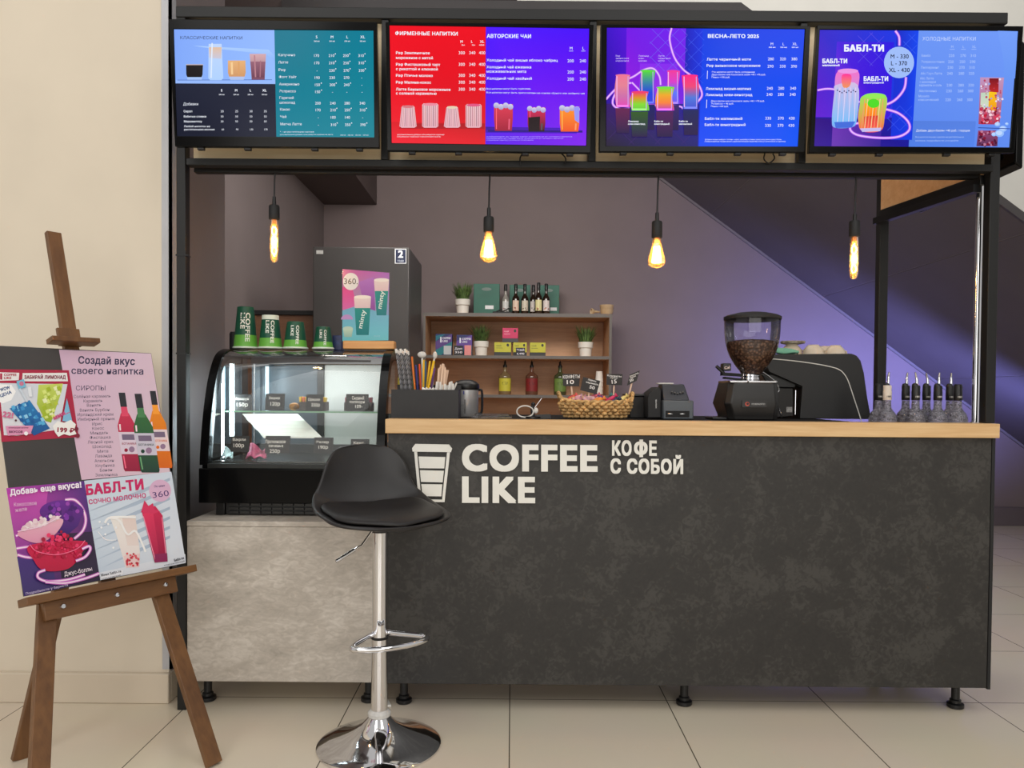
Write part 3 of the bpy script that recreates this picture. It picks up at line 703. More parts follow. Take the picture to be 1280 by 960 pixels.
def tv4(cv, q):
    cv.quad4(q, [(30, 20, 160)]*4)
    cv.quad4(sub(q, 0, 0, .505, .75), [(40, 10, 200), (20, 60, 236), (14, 60, 230), (100, 30, 210)])
    cv.quad4(sub(q, .09, .1, .38, .78), [(70, 10, 220), (40, 20, 226), (60, 20, 220), (140, 50, 225)])
    cv.quad4(sub(q, 0, .76, .5, 1), [(50, 10, 130), (20, 30, 180), (20, 20, 150), (60, 30, 150)])
    cv.quad4(sub(q, .09, .8, .34, 1), [(110, 50, 180), (70, 30, 170), (60, 40, 150), (110, 60, 180)])
    cv.quad4(sub(q, .495, 0, 1, 1), [(108, 150, 246), (112, 154, 250), (96, 140, 240), (88, 134, 240)])
    cv.quad4(sub(q, .485, .776, .82, 1), [(84, 126, 222), (88, 130, 226), (84, 132, 236), (78, 126, 232)])
    cv.quad4(sub(q, .39, 0, .5, .94), [(20, 40, 200), (14, 70, 240), (16, 60, 230), (20, 50, 220)])
    mesh_lines(cv, 330, 140, 480, 330, 86, (96, 80, 226)); mesh_lines(cv, 500, 560, 640, 700, 70, (60, 90, 240)); mesh_lines(cv, 590, 150, 668, 260, 70, (60, 100, 244))
    neon(cv, [(545, 130), (566, 165), (568, 215)], 8); neon(cv, [(606, 395), (596, 460), (550, 520), (490, 552), (420, 556), (360, 546)], 8)
    neon(cv, [(100, 470), (150, 462), (200, 466), (290, 490), (340, 540)], 7)
    neon(cv, [(480, 576), (560, 600), (618, 650), (622, 700), (560, 736), (450, 742), (330, 726), (286, 692), (310, 664), (350, 656)], 8)
    # tall pink and blue glass, short green and orange glass
    cv.blob([(216, 362), (332, 362), (330, 480), (322, 640), (300, 680), (200, 684), (182, 640), (196, 480)], (244, 110, 200), (120, 176, 250))
    cv.blob([(206, 440), (330, 440), (324, 640), (298, 664), (206, 668), (184, 640), (196, 490)], (212, 190, 230), (110, 190, 250))
    cv.blob([(240, 384), (292, 384), (284, 446), (246, 452)], (255, 40, 150), (240, 150, 90))
    for k in range(8): u = (k+.5)/8; cv.line([(206+120*u, 455), (190+128*u, 650)], 4, (226, 214, 250) if k % 2 else (150, 190, 246))
    for k in range(9): cv.disc(214+k*13, 470+(k*7 % 16), 4, (60, 60, 110))
    cv.disc(274, 360, 59, (236, 150, 226), 14); cv.poly([(196, 652), (316, 648), (296, 684), (204, 686)], (70, 110, 220))
    cv.blob([(362, 500), (490, 500), (484, 620), (462, 700), (356, 704), (332, 640), (340, 560)], (150, 230, 90), (250, 96, 70))
    cv.poly([(370, 545), (446, 540), (436, 620), (370, 630)], (255, 170, 30), (255, 120, 20)); cv.poly([(366, 620), (446, 614), (440, 680), (366, 686)], (220, 70, 50), (250, 90, 80))
    for k in range(7): u = (k+.5)/7; cv.line([(362+122*u, 520), (342+126*u, 690)], 4, (250, 220, 160) if k % 2 else (250, 150, 110))
    cv.disc(427, 502, 62, (150, 236, 90), 16); cv.disc(420, 545, 34, (80, 220, 40), 26); cv.poly([(342, 688), (466, 684), (458, 704), (356, 708)], (200, 190, 240))
    cv.disc(566, 311, 86, (160, 190, 250), 90)
    for k, t in enumerate(('M - 330', 'L - 370', 'XL - 430')): cv.text(t, (518, 520, 508)[k], 288+k*39, 23, (16, 18, 50), x1=(621, 612, 627)[k], bold=.016)
    cv.text('БАБЛ-ТИ', 252, 247, 34, W_, x1=480, bold=.06); cv.text('БАБЛ-ТИ', 128, 315, 23, W_, x1=270, bold=.05); cv.text('малиновый', 128, 332, 10, W_, x1=226, bold=.05)
    cv.text('БАБЛ-ТИ', 364, 416, 23, W_, x1=504, bold=.05); cv.text('виноградный', 364, 431, 9, W_, x1=478, bold=.03)
    L_ = (178, 202, 252)
    cv.text('ХОЛОДНЫЕ НАПИТКИ', 700, 186, 20, (196, 214, 255), x1=1004, bold=.004)
    for x, t in ((870, 'M'), (934, 'L'), (994, 'XL')): cv.text(t, x, 228, 13, L_, anchor='c', bold=0); cv.line([(x-14, 236), (x+14, 236)], 2, L_)
    for t, x, y, ex, v, o in (('Бамбл', 695, 272, 745, ('220', '270', '310'), 0), ('Эспрессо-тоник', 693, 307, 826, ('220', '250', '290'), -4), ('Пепперминт', 692, 340, 794, ('230', '270', '310'), -7), ('Айс Гоуч Латте', 690, 374, 812, ('240', '280', '320'), -10),
                       ('Айс Латте', 686, 402, 764, (), 0), ('с шоколадом', 684, 422, 776, (), 0), ('карамель и соль', 682, 441, 810, ('230', '280', '320'), -12), ('Айстаччино', 680, 474, 780, ('230', '260', '300'), -15), ('Мохито', 678, 504, 738, (), 0), ('классический', 676, 524, 792, ('220', '260', '300'), -20)):
        row(cv, t, x, y, 13, (866+o, 932+o, 990+o), v, 0, 0, None, 15, ex=ex, c=L_, bold=.004)
    cv.text('Добавь двух-баллы +40 руб. / порция', 664, 706, 12, W_, x1=970, bold=.01); cv.text('Все напитки можно сделать на растительном', 660, 741, 8, L_, x1=936, bold=0); cv.text('молоке, подробности уточняйте', 660, 762, 8, L_, x1=905, bold=0)
    cv.poly([(1130, 130), (1242, 133), (1235, 400), (1168, 420), (1164, 300)], (116, 158, 250), (104, 150, 244))
    # layered glass of berries with its reflection
    cv.poly([(1030, 396), (1166, 398), (1140, 666), (1020, 664)], (196, 150, 190), (170, 60, 90))
    cv.poly([(1082, 402), (1136, 402), (1134, 482), (1080, 482)], (120, 16, 30), (190, 40, 40)); cv.poly([(1080, 478), (1124, 482), (1122, 588), (1076, 584)], (250, 200, 30), (240, 150, 20)); cv.poly([(1034, 484), (1080, 482), (1076, 584), (1030, 578)], (190, 214, 190), (214, 220, 200))
    rr = random.Random(4)
    for k in range(64):
        x, y = rr.uniform(1032, 1142), rr.uniform(572, 660); cv.disc(x, y, rr.uniform(5, 10), rr.choice([(196, 30, 60), (236, 150, 170), (140, 20, 50), (244, 210, 220), (214, 60, 90)]), n=8)
    for k in range(40):
        x, y = rr.uniform(1034, 1158), rr.uniform(404, 580); cv.disc(x, y, rr.uniform(3, 7), rr.choice([(230, 220, 240), (190, 70, 100), (150, 160, 220)]), n=8)
    cv.poly([(1018, 700), (1132, 700), (1128, 790), (1008, 790)], (150, 70, 110), (90, 50, 90))
    for k in range(40):
        x, y = rr.uniform(1020, 1126), rr.uniform(704, 788); cv.disc(x, y, rr.uniform(4, 9), rr.choice([(130, 20, 50), (190, 120, 150), (80, 20, 50)]), n=8)
    for x, y, r in ((1128, 664, 16), (1160, 690, 22), (1140, 716, 26), (1108, 722, 14), (1182, 662, 10)): cv.disc(x, y, r, (150, 190, 252), r*.8); cv.disc(x-2, y-2, r*.7, (190, 216, 255), r*.5)
    cv.line([(1018, 684), (1200, 690)], 5, (50, 80, 170))
TV_LAB = ('leftmost menu screen, pale blue, navy and teal, titled КЛАССИЧЕСКИЕ НАПИТКИ', 'red and violet menu screen titled ФИРМЕННЫЕ НАПИТКИ and АВТОРСКИЕ ЧАИ',
          'blue and purple menu screen with neon glasses titled ВЕСНА-ЛЕТО 2025', 'rightmost menu screen with БАБЛ-ТИ glasses and pale blue ХОЛОДНЫЕ НАПИТКИ list')
tv(200, [(52, 65), (1240, 82), (1253, 800), (88, 793)], [(80, 122), (1220, 130), (1225, 740), (98, 733)], TV_LAB[0], tv1)
tv(470, [(55, 82), (1243, 97), (1225, 830), (65, 817)], [(78, 100), (1218, 118), (1200, 787), (90, 772)], TV_LAB[1], tv2)
tv(740, [(50, 95), (1247, 105), (1212, 825), (40, 822)], [(85, 113), (1215, 122), (1175, 792), (80, 790)], TV_LAB[2], tv3)
tv(1000, [(98, 100), (1274, 105), (1222, 828), (50, 828)], [(112, 125), (1245, 133), (1195, 797), (80, 790)], TV_LAB[3], tv4)
st = thing('television', 'black screen turned side-on on the right end of the frame', 'television', (1.84, 3.1, 2.0))
mb = MB().prism([(1.815, 2.80, 2.02), (1.815, 3.5, 2.02), (1.845, 3.5, 2.0), (1.845, 2.80, 2.0)], (0, 0, .45))
obj('casing', mb, black_gloss, st, bevel=.006); obj('wall_bracket', MB().box(XR1+.0002, 1.794, YF+.03, YF+.06, 2.18, 2.3).box(XR1+.0005, 1.794, YF+.06, YF+.2, 2.2, 2.28), black_steel, st); obj('back_cover', MB().box(1.793, 1.814, 2.9, 3.4, 2.06, 2.4), black_plastic, st, bevel=.006)
for pts, lb in (([(653, 192), (650, 198), (651, 206)], 'short black cable hanging below the red and violet menu screen, left of two'), ([(702, 192), (707, 198), (706, 206)], 'short black cable hanging below the red and violet menu screen, right of two'),
                ([(956, 192), (955, 199), (961, 204), (968, 198), (966, 192)], 'looped black cable hanging below the neon glasses menu screen')):
    tag(obj('cable', MB().tube(spline([at(x, y, 2.775) for x, y in pts], 6), .0025, 6), black_plastic), lb, 'cable')

# ------------------------------------------------------------------ pendant bulbs
amber = thin_glass('amber_bulb_glass', (1, .88, .66), .8, .32, (255, 206, 130))
fil_mat = P('glowing_filament', (255, 200, 120), .5, 0, 0, 5, emit=(255, 206, 128), es=60)
copper = P('copper_cap', (176, 110, 80), .3, .8, .05, 10)
def pendant(px, y_top, y_rel0, y_sock0, y_sock1, y_bot, kind, label, Y=2.86):
    x = XA(px, Y, y_sock0); zt, zr, z0, z1, z2 = (ZA(y, Y, px) for y in (y_top, y_rel0, y_sock0, y_sock1, y_bot))
    t = thing('pendant_bulb', label, 'lamp', (x, Y, z2), 0, 'filament bulbs hanging under the kiosk beam')
    obj('cord', MB().tube([(x+.003, Y, ZB0-.007), (x+.001, Y, (zt+zr)/2), (x, Y, zr-.004)], .0032, 8), black_plastic, t)
    obj('strain_relief', MB().lathe([(.005, z0), (.0075, z0), (.0068, zr), (.003, zr)], (x, Y, 0), 12), black_plastic, t)
    obj('socket', MB().lathe([(.004, z0+.002), (.017, z0+.001), (.0195, z0-.004), (.0195, z1+.002), (.018, z1), (.004, z1)], (x, Y, 0), 24), matt_black, t, label='black lamp socket')
    H = z1-z2
    f = MB()
    if kind == 'tube':
        prof = [(.012, z1+.004), (.0135, z1-.008), (.0145, z1-.02), (.0148, z2+.022), (.0128, z2+.008), (.007, z2+.001), (.0004, z2)]
        for ph in (0, PI):
            pts = [(x+.0085*math.sin(PI*3*k/36+.5*math.sin(ph))*math.cos(ph), Y+.0085*math.cos(PI*3*k/36+ph), z1-.026-(H-.05)*k/36) for k in range(37)]
            pts = [(x+.0085*math.sin(ph+2*PI*1.5*k/36), Y+.006*math.cos(ph+2*PI*1.5*k/36), z1-.026-(H-.05)*k/36) for k in range(37)]
            f.tube(pts, .0013, 6)
    else:
        prof = [(.013, z1+.004), (.0145, z1-.006), (.019, z1-H*.3), (.028, z1-H*.58), (.0325, z1-H*.74), (.0305, z1-H*.86), (.019, z1-H*.955), (.006, z2+.002), (.0004, z2)]
        n = 9
        for k in range(n):
            a, b = 2*PI*k/n, 2*PI*(k+.5)/n
            f.tube([(x+.011*math.cos(a), Y+.011*math.sin(a), z1-H*.28), (x+.016*math.cos(a+.2), Y+.016*math.sin(a+.2), z1-H*.8), (x+.014*math.cos(b), Y+.014*math.sin(b), z1-H*.82), (x+.011*math.cos(b), Y+.011*math.sin(b), z1-H*.28)], .0014, 5)
    bl = obj('bulb', MB().lathe(prof, (x, Y, 0), 28, cap=False), amber, t, label='amber glass bulb')
    obj('filament', f, fil_mat, bl, label='glowing filament')
    obj('bulb_cap', MB().lathe([(.0115, z1-.001), (.0115, z1-.012), (.007, z1-.022), (.002, z1-.024)], (x, Y, 0), 16), copper, bl)
    l = bpy.data.lights.new('bulb_glow', 'POINT'); l.energy = 1.6; l.color = (1, .62, .28); l.shadow_soft_size = .02
    lo = bpy.data.objects.new('bulb_glow', l); col.objects.link(lo); lo.parent = t; lo.location = (0, 0, H*.45)
pendant(342.8, 208, 246, 257, 274.5, 328, 'tube', 'tubular filament bulb hanging at the left, above the green cups')
pendant(611, 213, 260, 271.5, 290, 328.5, 'pear', 'pear shaped filament bulb hanging above the green bags and bottles')
pendant(821.3, 214, 266, 277, 297.5, 335.5, 'pear', 'pear shaped filament bulb hanging left of the coffee grinder')
pendant(1068.3, 216, 268, 276.5, 296, 349, 'tube', 'tubular filament bulb hanging at the right, above the coffee machine')

# ------------------------------------------------------------------ refrigerated display case
DX0, DX1 = XA(250, 2.905, 620), -.482
DB = GZ1
dc = thing('display_case', 'black countertop refrigerated display case with curved glass front on the grey cabinet', 'display case', ((DX0+DX1)/2, 2.9, DB))
zf = ZA(628, 2.9, 350); zb = ZA(582, 2.9, 350)           # underside of body, bottom of the glass
prof = [(2.905, zb), (2.907, zb+.03), (2.925, zb+.14), (2.955, zb+.25), (2.995, zb+.345), (3.05, zb+.415), (3.12, zb+.444), (3.2, zb+.452), (3.38, zb+.455)]
ps = [(p.x, p.y) for p in spline([(a, b, 0) for a, b in prof], 5)]
def prof_strip(x0, x1, inner, out, m=None):
    """a band that follows the curved profile, from inner to outer offset"""
    mb = MB(); n = len(ps); ring = []
    def offs(d):
        r = []
        for i, (y, z) in enumerate(ps):
            a = ps[max(i-1, 0)]; b = ps[min(i+1, n-1)]; ty, tz = b[0]-a[0], b[1]-a[1]; l = math.hypot(ty, tz)
            r.append((y-tz/l*d, z+ty/l*d))
        return r
    A, B = offs(out), offs(inner)
    loop = A+B[::-1]
    for i in range(n-1):
        q = [A[i], A[i+1], B[i+1], B[i]]
        vs = [(x0, y, z) for y, z in q]+[(x1, y, z) for y, z in q]
        mb.add(vs, [(0, 1, 2, 3), (7, 6, 5, 4), (0, 4, 5, 1), (2, 6, 7, 3)])
    return mb
body = MB().box(DX0+.004, DX1, 2.912, 3.42, zf, zb)
obj('base', body, black_gloss, dc, bevel=.004)
obj('front_fascia', MB().box(DX0-.002, DX1+.002, 2.896, 2.911, zf-.004, zb-.012), black_gloss, dc, bevel=.003)
obj('front_sill', MB().box(DX0+.03, DX1-.03, 2.898, 2.93, zb-.012, zb+.006), P('dark_aluminium', (52, 54, 54), .3, .6, .05, 20), dc, bevel=.002)
obj('vent_grille', MB().box(DX0+.09, DX1-.09, 2.93, 2.94, zf-.05, zf), P('grille_plastic', (16, 16, 17), .5), dc)
mb = MB()
for k in range(12):
    x = DX0+.1+(DX1-DX0-.2)*k/12
    for j in range(3): mb.box(x+.004, x+.04, 2.922, 2.93, zf-.047+j*.015, zf-.038+j*.015)
obj('grille_slats', mb, P('grille_slat_plastic', (34, 33, 32), .35), dc)
for x in (DX0+.05, DX1-.09):
    for y in (2.93, 3.33): obj('foot', MB().box(x, x+.035, y, y+.035, DB, zf-.001), black_plastic, dc, bevel=.004)
for x0, x1 in ((DX0, DX0+.032), (DX1-.032, DX1)):
    obj('side_frame', prof_strip(x0, x1, -.036, .004), black_gloss, dc, bevel=0)
g = MB(); n = len(ps)
g.grid(lambda u, v: Vector((DX0+.034+(DX1-DX0-.068)*v, ps[int(round(u*(n-1)))][0]+.002, ps[int(round(u*(n-1)))][1])), n-1, 1)
obj('curved_glass', g, thin_glass('display_glass', (.98, .995, .99), .55, rough=.005), dc, label='clear curved glass front')
sd = [(y, z) for y, z in ps]+[(3.4, zb)]
for x in (DX1-.015, DX0+.012):
    obj('side_glass', MB().add([(x, y+.012, z-.004) for y, z in sd], [tuple(range(len(sd)))]), thin_glass('side_glass_pane', (.92, .97, .98), .9), dc)
obj('top_rail', MB().box(DX0+.034, DX1-.034, 3.1, 3.3, zb+.425, zb+.44), P('dark_canopy', (38, 38, 40), .35), dc, bevel=.004)
# rear sliding doors, pane tones stand for the hall reflected in the glass
mid = (XA(400, 3.36, 500))
obj('rear_frame', MB().box(DX0+.034, DX1-.034, 3.37, 3.4, zb+.40, zb+.45).box(DX0+.034, DX1-.034, 3.37, 3.4, zb+.0, zb+.05).box(mid-.014, mid+.014, 3.365, 3.4, zb+.05, zb+.40), P('grey_door_frame', (62, 62, 62), .35, .3, .05, 10), dc, bevel=.002)
hall_refl_pale = P('pale_hall_reflection', (196, 200, 196), .18, 0, .03, 6, spec=.6)
hall_refl_dim = P('dim_hall_reflection', (92, 102, 110), .22, .2, .03, 5)
obj('sliding_door', MB().box(DX0+.034, mid-.015, 3.385, 3.39, zb+.05, zb+.40), hall_refl_dim, dc, label='left sliding pane toned like the dim hall reflection')
obj('sliding_door', MB().box(mid+.015, DX1-.034, 3.378, 3.383, zb+.05, zb+.40), hall_refl_pale, dc, label='right sliding pane toned like the pale hall reflection')
obj('deck', MB().box(DX0+.034, DX1-.034, 2.935, 3.37, zb+.0005, zb+.012), P('dark_deck_metal', (86, 86, 84), .25, .7, .05, 10), dc)
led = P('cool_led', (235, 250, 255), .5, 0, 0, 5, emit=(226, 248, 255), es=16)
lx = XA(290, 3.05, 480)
obj('led_strip_or_reflection', MB().box(lx-.007, lx+.007, 3.045, 3.055, ZA(545, 3.05, 290), ZA(455, 3.05, 290)), led, dc, label='bright vertical light strip')
obj('led_strip_or_reflection', MB().box(DX0+.046, DX0+.052, 3.0, 3.01, zb+.02, zb+.31), led, dc)
cl_ = bpy.data.lights.new('case_light', 'AREA'); cl_.shape = 'RECTANGLE'; cl_.size = .5; cl_.size_y = .12; cl_.energy = 1.7; cl_.color = (.92, .98, 1)
co_ = bpy.data.objects.new('case_light', cl_); col.objects.link(co_); co_.parent = dc; co_.location = Vector(((DX0+DX1)/2, 3.2, zb+.42))-Vector(dc.location)
lx2 = XA(333.5, 3.36, 480)
obj('led_strip_or_reflection', MB().box(lx2-.006, lx2+.006, 3.36, 3.37, zb+.2, zb+.39), P('led_reflection_glow', (220, 240, 250), .5, 0, 0, 5, emit=(190, 232, 245), es=1.6), dc)  # faint glow put in for the light strip mirrored in the pane
zs = ZA(513.5, 3.06, 350)
obj('glass_shelf', MB().box(DX0+.036, DX1-.036, 3.03, 3.34, zs-.006, zs), thin_glass('shelf_glass', (.93, .98, .95), .7), dc, label='clear glass shelf')
obj('shelf_edge', MB().box(DX0+.036, DX1-.036, 3.0285, 3.0298, zs-.006, zs), P('green_glass_edge', (120, 160, 128), .15, 0, .05, 10), dc, label='green glass edge')
for x in (DX0+.06, DX1-.06):
    obj('shelf_post', MB().cyl((x, 3.34, zb+.012), (x, 3.34, zb+.40), .005, 10), steel, dc)
# white ribbed sheet standing for a ceiling light reflected in the case glass
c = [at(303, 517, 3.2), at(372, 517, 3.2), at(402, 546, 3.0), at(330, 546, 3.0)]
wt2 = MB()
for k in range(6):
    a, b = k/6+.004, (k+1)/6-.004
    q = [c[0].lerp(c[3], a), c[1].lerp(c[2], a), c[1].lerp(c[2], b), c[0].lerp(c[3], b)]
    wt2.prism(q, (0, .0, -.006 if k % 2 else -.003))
tag(obj('light_reflection_sheet', wt2, P('reflection_white', (246, 246, 238), .3, 0, .01, 8), smooth=False), 'white ribbed sheet under the glass shelf standing for a reflected ceiling light', 'tray')
# price cards and sweets in the case
def chalk_card(x0, x1, y0, y1, Y, lines, label, tilt=.16, parent=None):
    p0, p1 = at(x0, y1, Y), at(x1, y1, Y); h = at(x0, y0, Y).z-p0.z
    t = thing('price_card', label, 'price card', ((p0.x+p1.x)/2, Y, p0.z), 0, 'chalk price cards in the display case')
    up = Vector((0, math.sin(tilt), math.cos(tilt))); n = Vector((0, -math.cos(tilt), math.sin(tilt)))
    b = [Vector((p0.x, Y, p0.z+.001)), Vector((p1.x, Y, p0.z+.001))]; q = [b[0], b[1], b[1]+up*h, b[0]+up*h]
    obj('board', MB().prism([p-n*.003 for p in q], n*.003), P('chalkboard', (44, 42, 42), .6), t)
    cv = Canvas(plane_map(b[0], n))
    for tx, cx, yb, hh, x2 in lines: cv.text(tx, cx, yb, hh, (222, 216, 208), x1=x2, bold=.014)
    cv.build('chalk_lettering', PRINT, t)
    return t
c6 = lambda x, y: (240+x/4.8, 290+y/4.8)
c7 = lambda x, y: (230+x/4, 420+y/4)
chalk_card(290, 314, 493, 513.2, 3.06, [('Макарун', 293, 500, 3, 311), ('150р', 296, 508, 4.5, 310)], 'chalk price card at the left end of the glass shelf reading 150р')
chalk_card(331, 355, 492, 513.2, 3.06, [('Зефир', 336, 499, 3, 350), ('120р', 338, 507, 4.5, 350)], 'chalk price card on the glass shelf, second from its left end')
chalk_card(382, 403, 493, 513.2, 3.06, [('Орешки', 385, 501, 3.4, 400), ('250р', 389, 508, 4, 400)], 'chalk price card on the glass shelf before yellow sweets box')
chalk_card(432, 460, 492.5, 513.2, 3.06, [('Сырный', 440, 499.5, 4, 455), ('попкорн', 437, 504, 3.5, 456), ('109-', 444, 510, 4, 453)], 'chalk price card at the right end of the glass shelf reading 109-')
chalk_card(289, 311, 545, 565, 2.96, [('Вафли', 291, 551, 3.2, 307), ('100р', 292, 559, 4.5, 305)], 'chalk price card on the case floor reading 100р')
chalk_card(331, 362, 545, 567, 2.96, [('Протеиновое', 332, 554, 4, 357), ('печенье', 336, 559, 3.5, 354), ('250р', 337, 566, 4.5, 350)], 'chalk price card on the case floor beside pink sweets reading 250р')
chalk_card(392, 416, 547, 567, 2.96, [('Эклер', 395, 554, 3, 411), ('190р', 398, 561, 4, 410)], 'chalk price card on the case floor left of the stool back')
chalk_card(438, 461, 549, 568, 2.96, [('Кекс', 442, 555, 3, 455), ('170р', 443, 561, 4, 455)], 'chalk price card on the case floor behind the stool back')
for px, w, cs, lb in ((392, 34, ((232, 196, 60), (226, 120, 70)), 'small grey carton of yellow and orange wrapped sweets on the glass shelf'), (449, 34, ((150, 60, 80), (220, 200, 210)), 'small grey carton of wine red sweets at the glass shelf end')):
    p0 = at(px-w/2, 512, 3.12); p1 = at(px+w/2, 512, 3.12); h = ZA(502, 3.12)-ZA(513, 3.12)
    t = thing('sweets_carton', lb, 'carton', ((p0.x+p1.x)/2, 3.12, zs))
    obj('tray', MB().box(p0.x, p1.x, 3.09, 3.15, zs+.0006, zs+h), P('taupe_card', (84, 76, 74), .6), t, bevel=.001)
    rr = random.Random(px); n = 9
    for k in range(n):
        x = p0.x+(p1.x-p0.x)*(k+.5)/n
        obj('wrapped_sweet', MB().prism([(x-.004, 3.1, zs+h), (x+.004, 3.1, zs+h), (x+.005, 3.1, zs+h+.018+rr.random()*.006), (x-.005, 3.1, zs+h+.02)], (0, .03, 0)), P('sweet_%d_%d' % (px, k % 2), cs[k % 2 if k < 7 else 1], .3), t, bevel=.001)
p0 = at(366, 511, 3.07)
tag(obj('wrapped_snack', MB().ball((p0.x, 3.09, zs+.0165), .022, .014, .016, 12, 8), P('orange_teal_wrapper', (206, 128, 44), .3, 0, .5, 24)), 'orange and blue wrapped snack on the glass shelf', 'snack')
def pouch(px, py0, py1, w, Y, c, label):
    a = at(px, py1, Y); z0 = zb+.0125; h = max(.03, ZA(py0, Y)-ZA(py1, Y)); W = w/FPX*Y
    mb = MB().grid(lambda u, v: Vector((a.x+(u-.5)*W*(1-.25*v), Y+.02*math.sin(u*9+v*3)*(.3)+v*.03, z0+.003+.012*abs(math.sin(u*7))*(1-v)+v*h*(.75+.25*math.sin(u*5+1)))), 14, 8)
    return tag(obj('sweet_pouch', mb, c, solid=.004), label, 'sweets')
pouch(283, 546, 562, 15, 2.97, P('blue_white_wrapper', (176, 200, 216), .3, 0, .35, 30), 'crinkled white and pale blue sweet wrapper at the case floor left')
pouch(320, 544, 564, 26, 2.99, P('pink_wrapper', (214, 110, 142), .3, 0, .3, 40), 'pink wrapped sweets on the case floor between two price cards')
pouch(436, 540, 556, 14, 3.02, P('pale_blue_paper', (196, 220, 244), .4), 'pale blue folded paper on the case floor behind the stool back')

# ------------------------------------------------------------------ cups, acrylic stand and box on the case
CZ = zb+.4565
def cup_on(px0, px1, pyt, pyb, label, white_rim=False, Y=3.2):
    cx = XA((px0+px1)/2, Y, pyb); sc = Y/FPX
    rb = (px1-px0)/2*sc; H = (pyb-pyt)*sc; rt = rb*.68
    t = thing('paper_cup', label, 'cup', (cx, Y, CZ), 0, 'upturned green paper cups on the display case')
    cg, cl = P('cup_dark_green', (16, 84, 62), .45, 0, .03, 10), P('cup_lime_green', (104, 178, 66), .45, 0, .03, 10)
    zm = H*.32
    rad = lambda z: rb+(rt-rb)*(z/H)
    obj('lower_band', MB().lathe([(rad(.006), .006), (rad(zm), zm)], (cx, Y, CZ), 32, cap=False), cl, t, label='lime green band')
    obj('upper_band', MB().lathe([(rad(zm), zm), (rad(H-.003), H-.003), (rt-.004, H-.001), (rt-.007, H-.006), (.0005, H-.006)], (cx, Y, CZ), 32, cap=False), cg, t, label='dark green band')
    obj('rim', MB().tube([(cx+(rb)*math.cos(2*PI*k/32), Y+rb*math.sin(2*PI*k/32), CZ+.0045) for k in range(32)], .004, 8, True), P('cup_paper_white', (226, 236, 224), .5), t, label='pale rolled rim')
    if white_rim: obj('base_ring', MB().lathe([(rad(H)+.002, H-.026*.7), (rt+.001, H+.001), (rt-.004, H+.001), (rt-.006, H-.004)], (cx, Y, CZ), 32, cap=False), P('cup_paper_white', (226, 236, 224), .5), t, label='white band')
    def mp(x, y, h):      # x around (metres on the front), y downwards from the top (metres)
        z = H-y; r = rad(z)+h+.0004; a = -PI/2+x/r
        return Vector((cx+r*math.cos(a), Y+r*math.sin(a), CZ+z))
    cv = Canvas(mp)
    ch = H*.098
    cv.text('COFFEE', rb*.28, H*.16, ch, (236, 240, 232), x1=rb*.28+.0001, y1=H*.84, bold=.03, vert=(1, 0))
    cv.text('LIKE', -rb*.16, H*.16, ch, (236, 240, 232), x1=-rb*.16+.0001, y1=H*.54, bold=.03, vert=(1, 0))
    cv.build('lettering', PRINT, t, label='white lettering COFFEE LIKE')
cup_on(292.5, 321.5, 382, 434.5, 'tallest upturned green paper cup, leftmost on the display case')
cup_on(323.5, 352.5, 393, 434.5, 'upturned green paper cup with white band on top, second from the left', True)
cup_on(354.5, 384, 400, 434.5, 'upturned dark topped green paper cup, third from the left on the display case')
cup_on(391.5, 416.5, 406, 434.5, 'smallest upturned green paper cup, next to the mint drink poster stand')
p = at(421, 435, 3.24)
tag(obj('small_box', MB().box(p.x-.019, p.x+.02, 3.24, 3.29, CZ, CZ+.062), P('navy_carton', (26, 48, 104), .4, 0, .2, 60), bevel=.002), 'small navy blue carton between the smallest green cup and the poster stand', 'box')
p = at(290, 435, 3.27)
tag(obj('dark_canister', MB().lathe([(.016, 0), (.018, .004), (.018, .07), (.014, .078), (.0005, .079)], (p.x-.003, 3.3, CZ), 18), matt_black), 'small black canister half hidden behind the tallest green cup', 'canister')
ac = thing('poster_stand', 'clear acrylic stand with a pink and teal drink poster on a wooden block', 'stand', (XA(460, 3.17, 430), 3.17, CZ))
b0, b1 = at(430.5, 437, 3.17), at(494, 437, 3.17)
obj('wooden_base', MB().box(b0.x, b1.x, 3.14, 3.2, CZ, CZ+.034), wood('pine_block', (206, 140, 78), (232, 176, 112)), ac, bevel=.004, label='light wooden block base')
CN = Vector((-.12, -1, 0)).normalized(); CP = Vector((XA(458, 3.17, 400), 3.17, CZ+.03))
cq = lambda x, y: on_plane(*c6(x, y), CP, CN)
qd = [cq(900, 216), cq(1188, 240), cq(1180, 648), cq(900, 655)]
qd[2].z = qd[3].z = CZ+.0345
obj('acrylic_sheet', MB().prism([p-CN*.005 for p in qd], CN*.0035), thin_glass('acrylic', (.97, .98, .98), .8), ac, smooth=False)
cv = Canvas(plane_map(CP, CN, 4.8, 240, 290))
cv.quad4([(902, 222), (1184, 245), (1178, 650), (902, 655)], [(206, 90, 166), (186, 112, 200), (96, 186, 206), (128, 190, 214)])
cv.poly([(902, 330), (960, 330), (990, 440), (902, 480)], (226, 70, 150), (216, 110, 180)); cv.poly([(1000, 300), (1090, 270), (1100, 480), (1040, 470)], (186, 120, 206), (140, 70, 160))
cv.poly([(902, 470), (1000, 440), (1180, 500), (1178, 650), (902, 655)], (118, 176, 210), (110, 200, 214))
def mcup(x0, x1, y0, y1, d):
    cv.poly([(x0, y0), (x1, y0), (x1-d*.3, y0+70), (x0+d*.3, y0+70)], (238, 222, 220), (226, 196, 204)); cv.disc((x0+x1)/2, y0, (x1-x0)/2, (246, 238, 232), 11)
    cv.poly([(x0+d*.3, y0+66), (x1-d*.3, y0+66), (x1-d, y1), (x0+d, y1)], (36, 148, 142), (24, 124, 132))
mcup(1092, 1182, 288, 500, 16); mcup(972, 1074, 390, 618, 14)
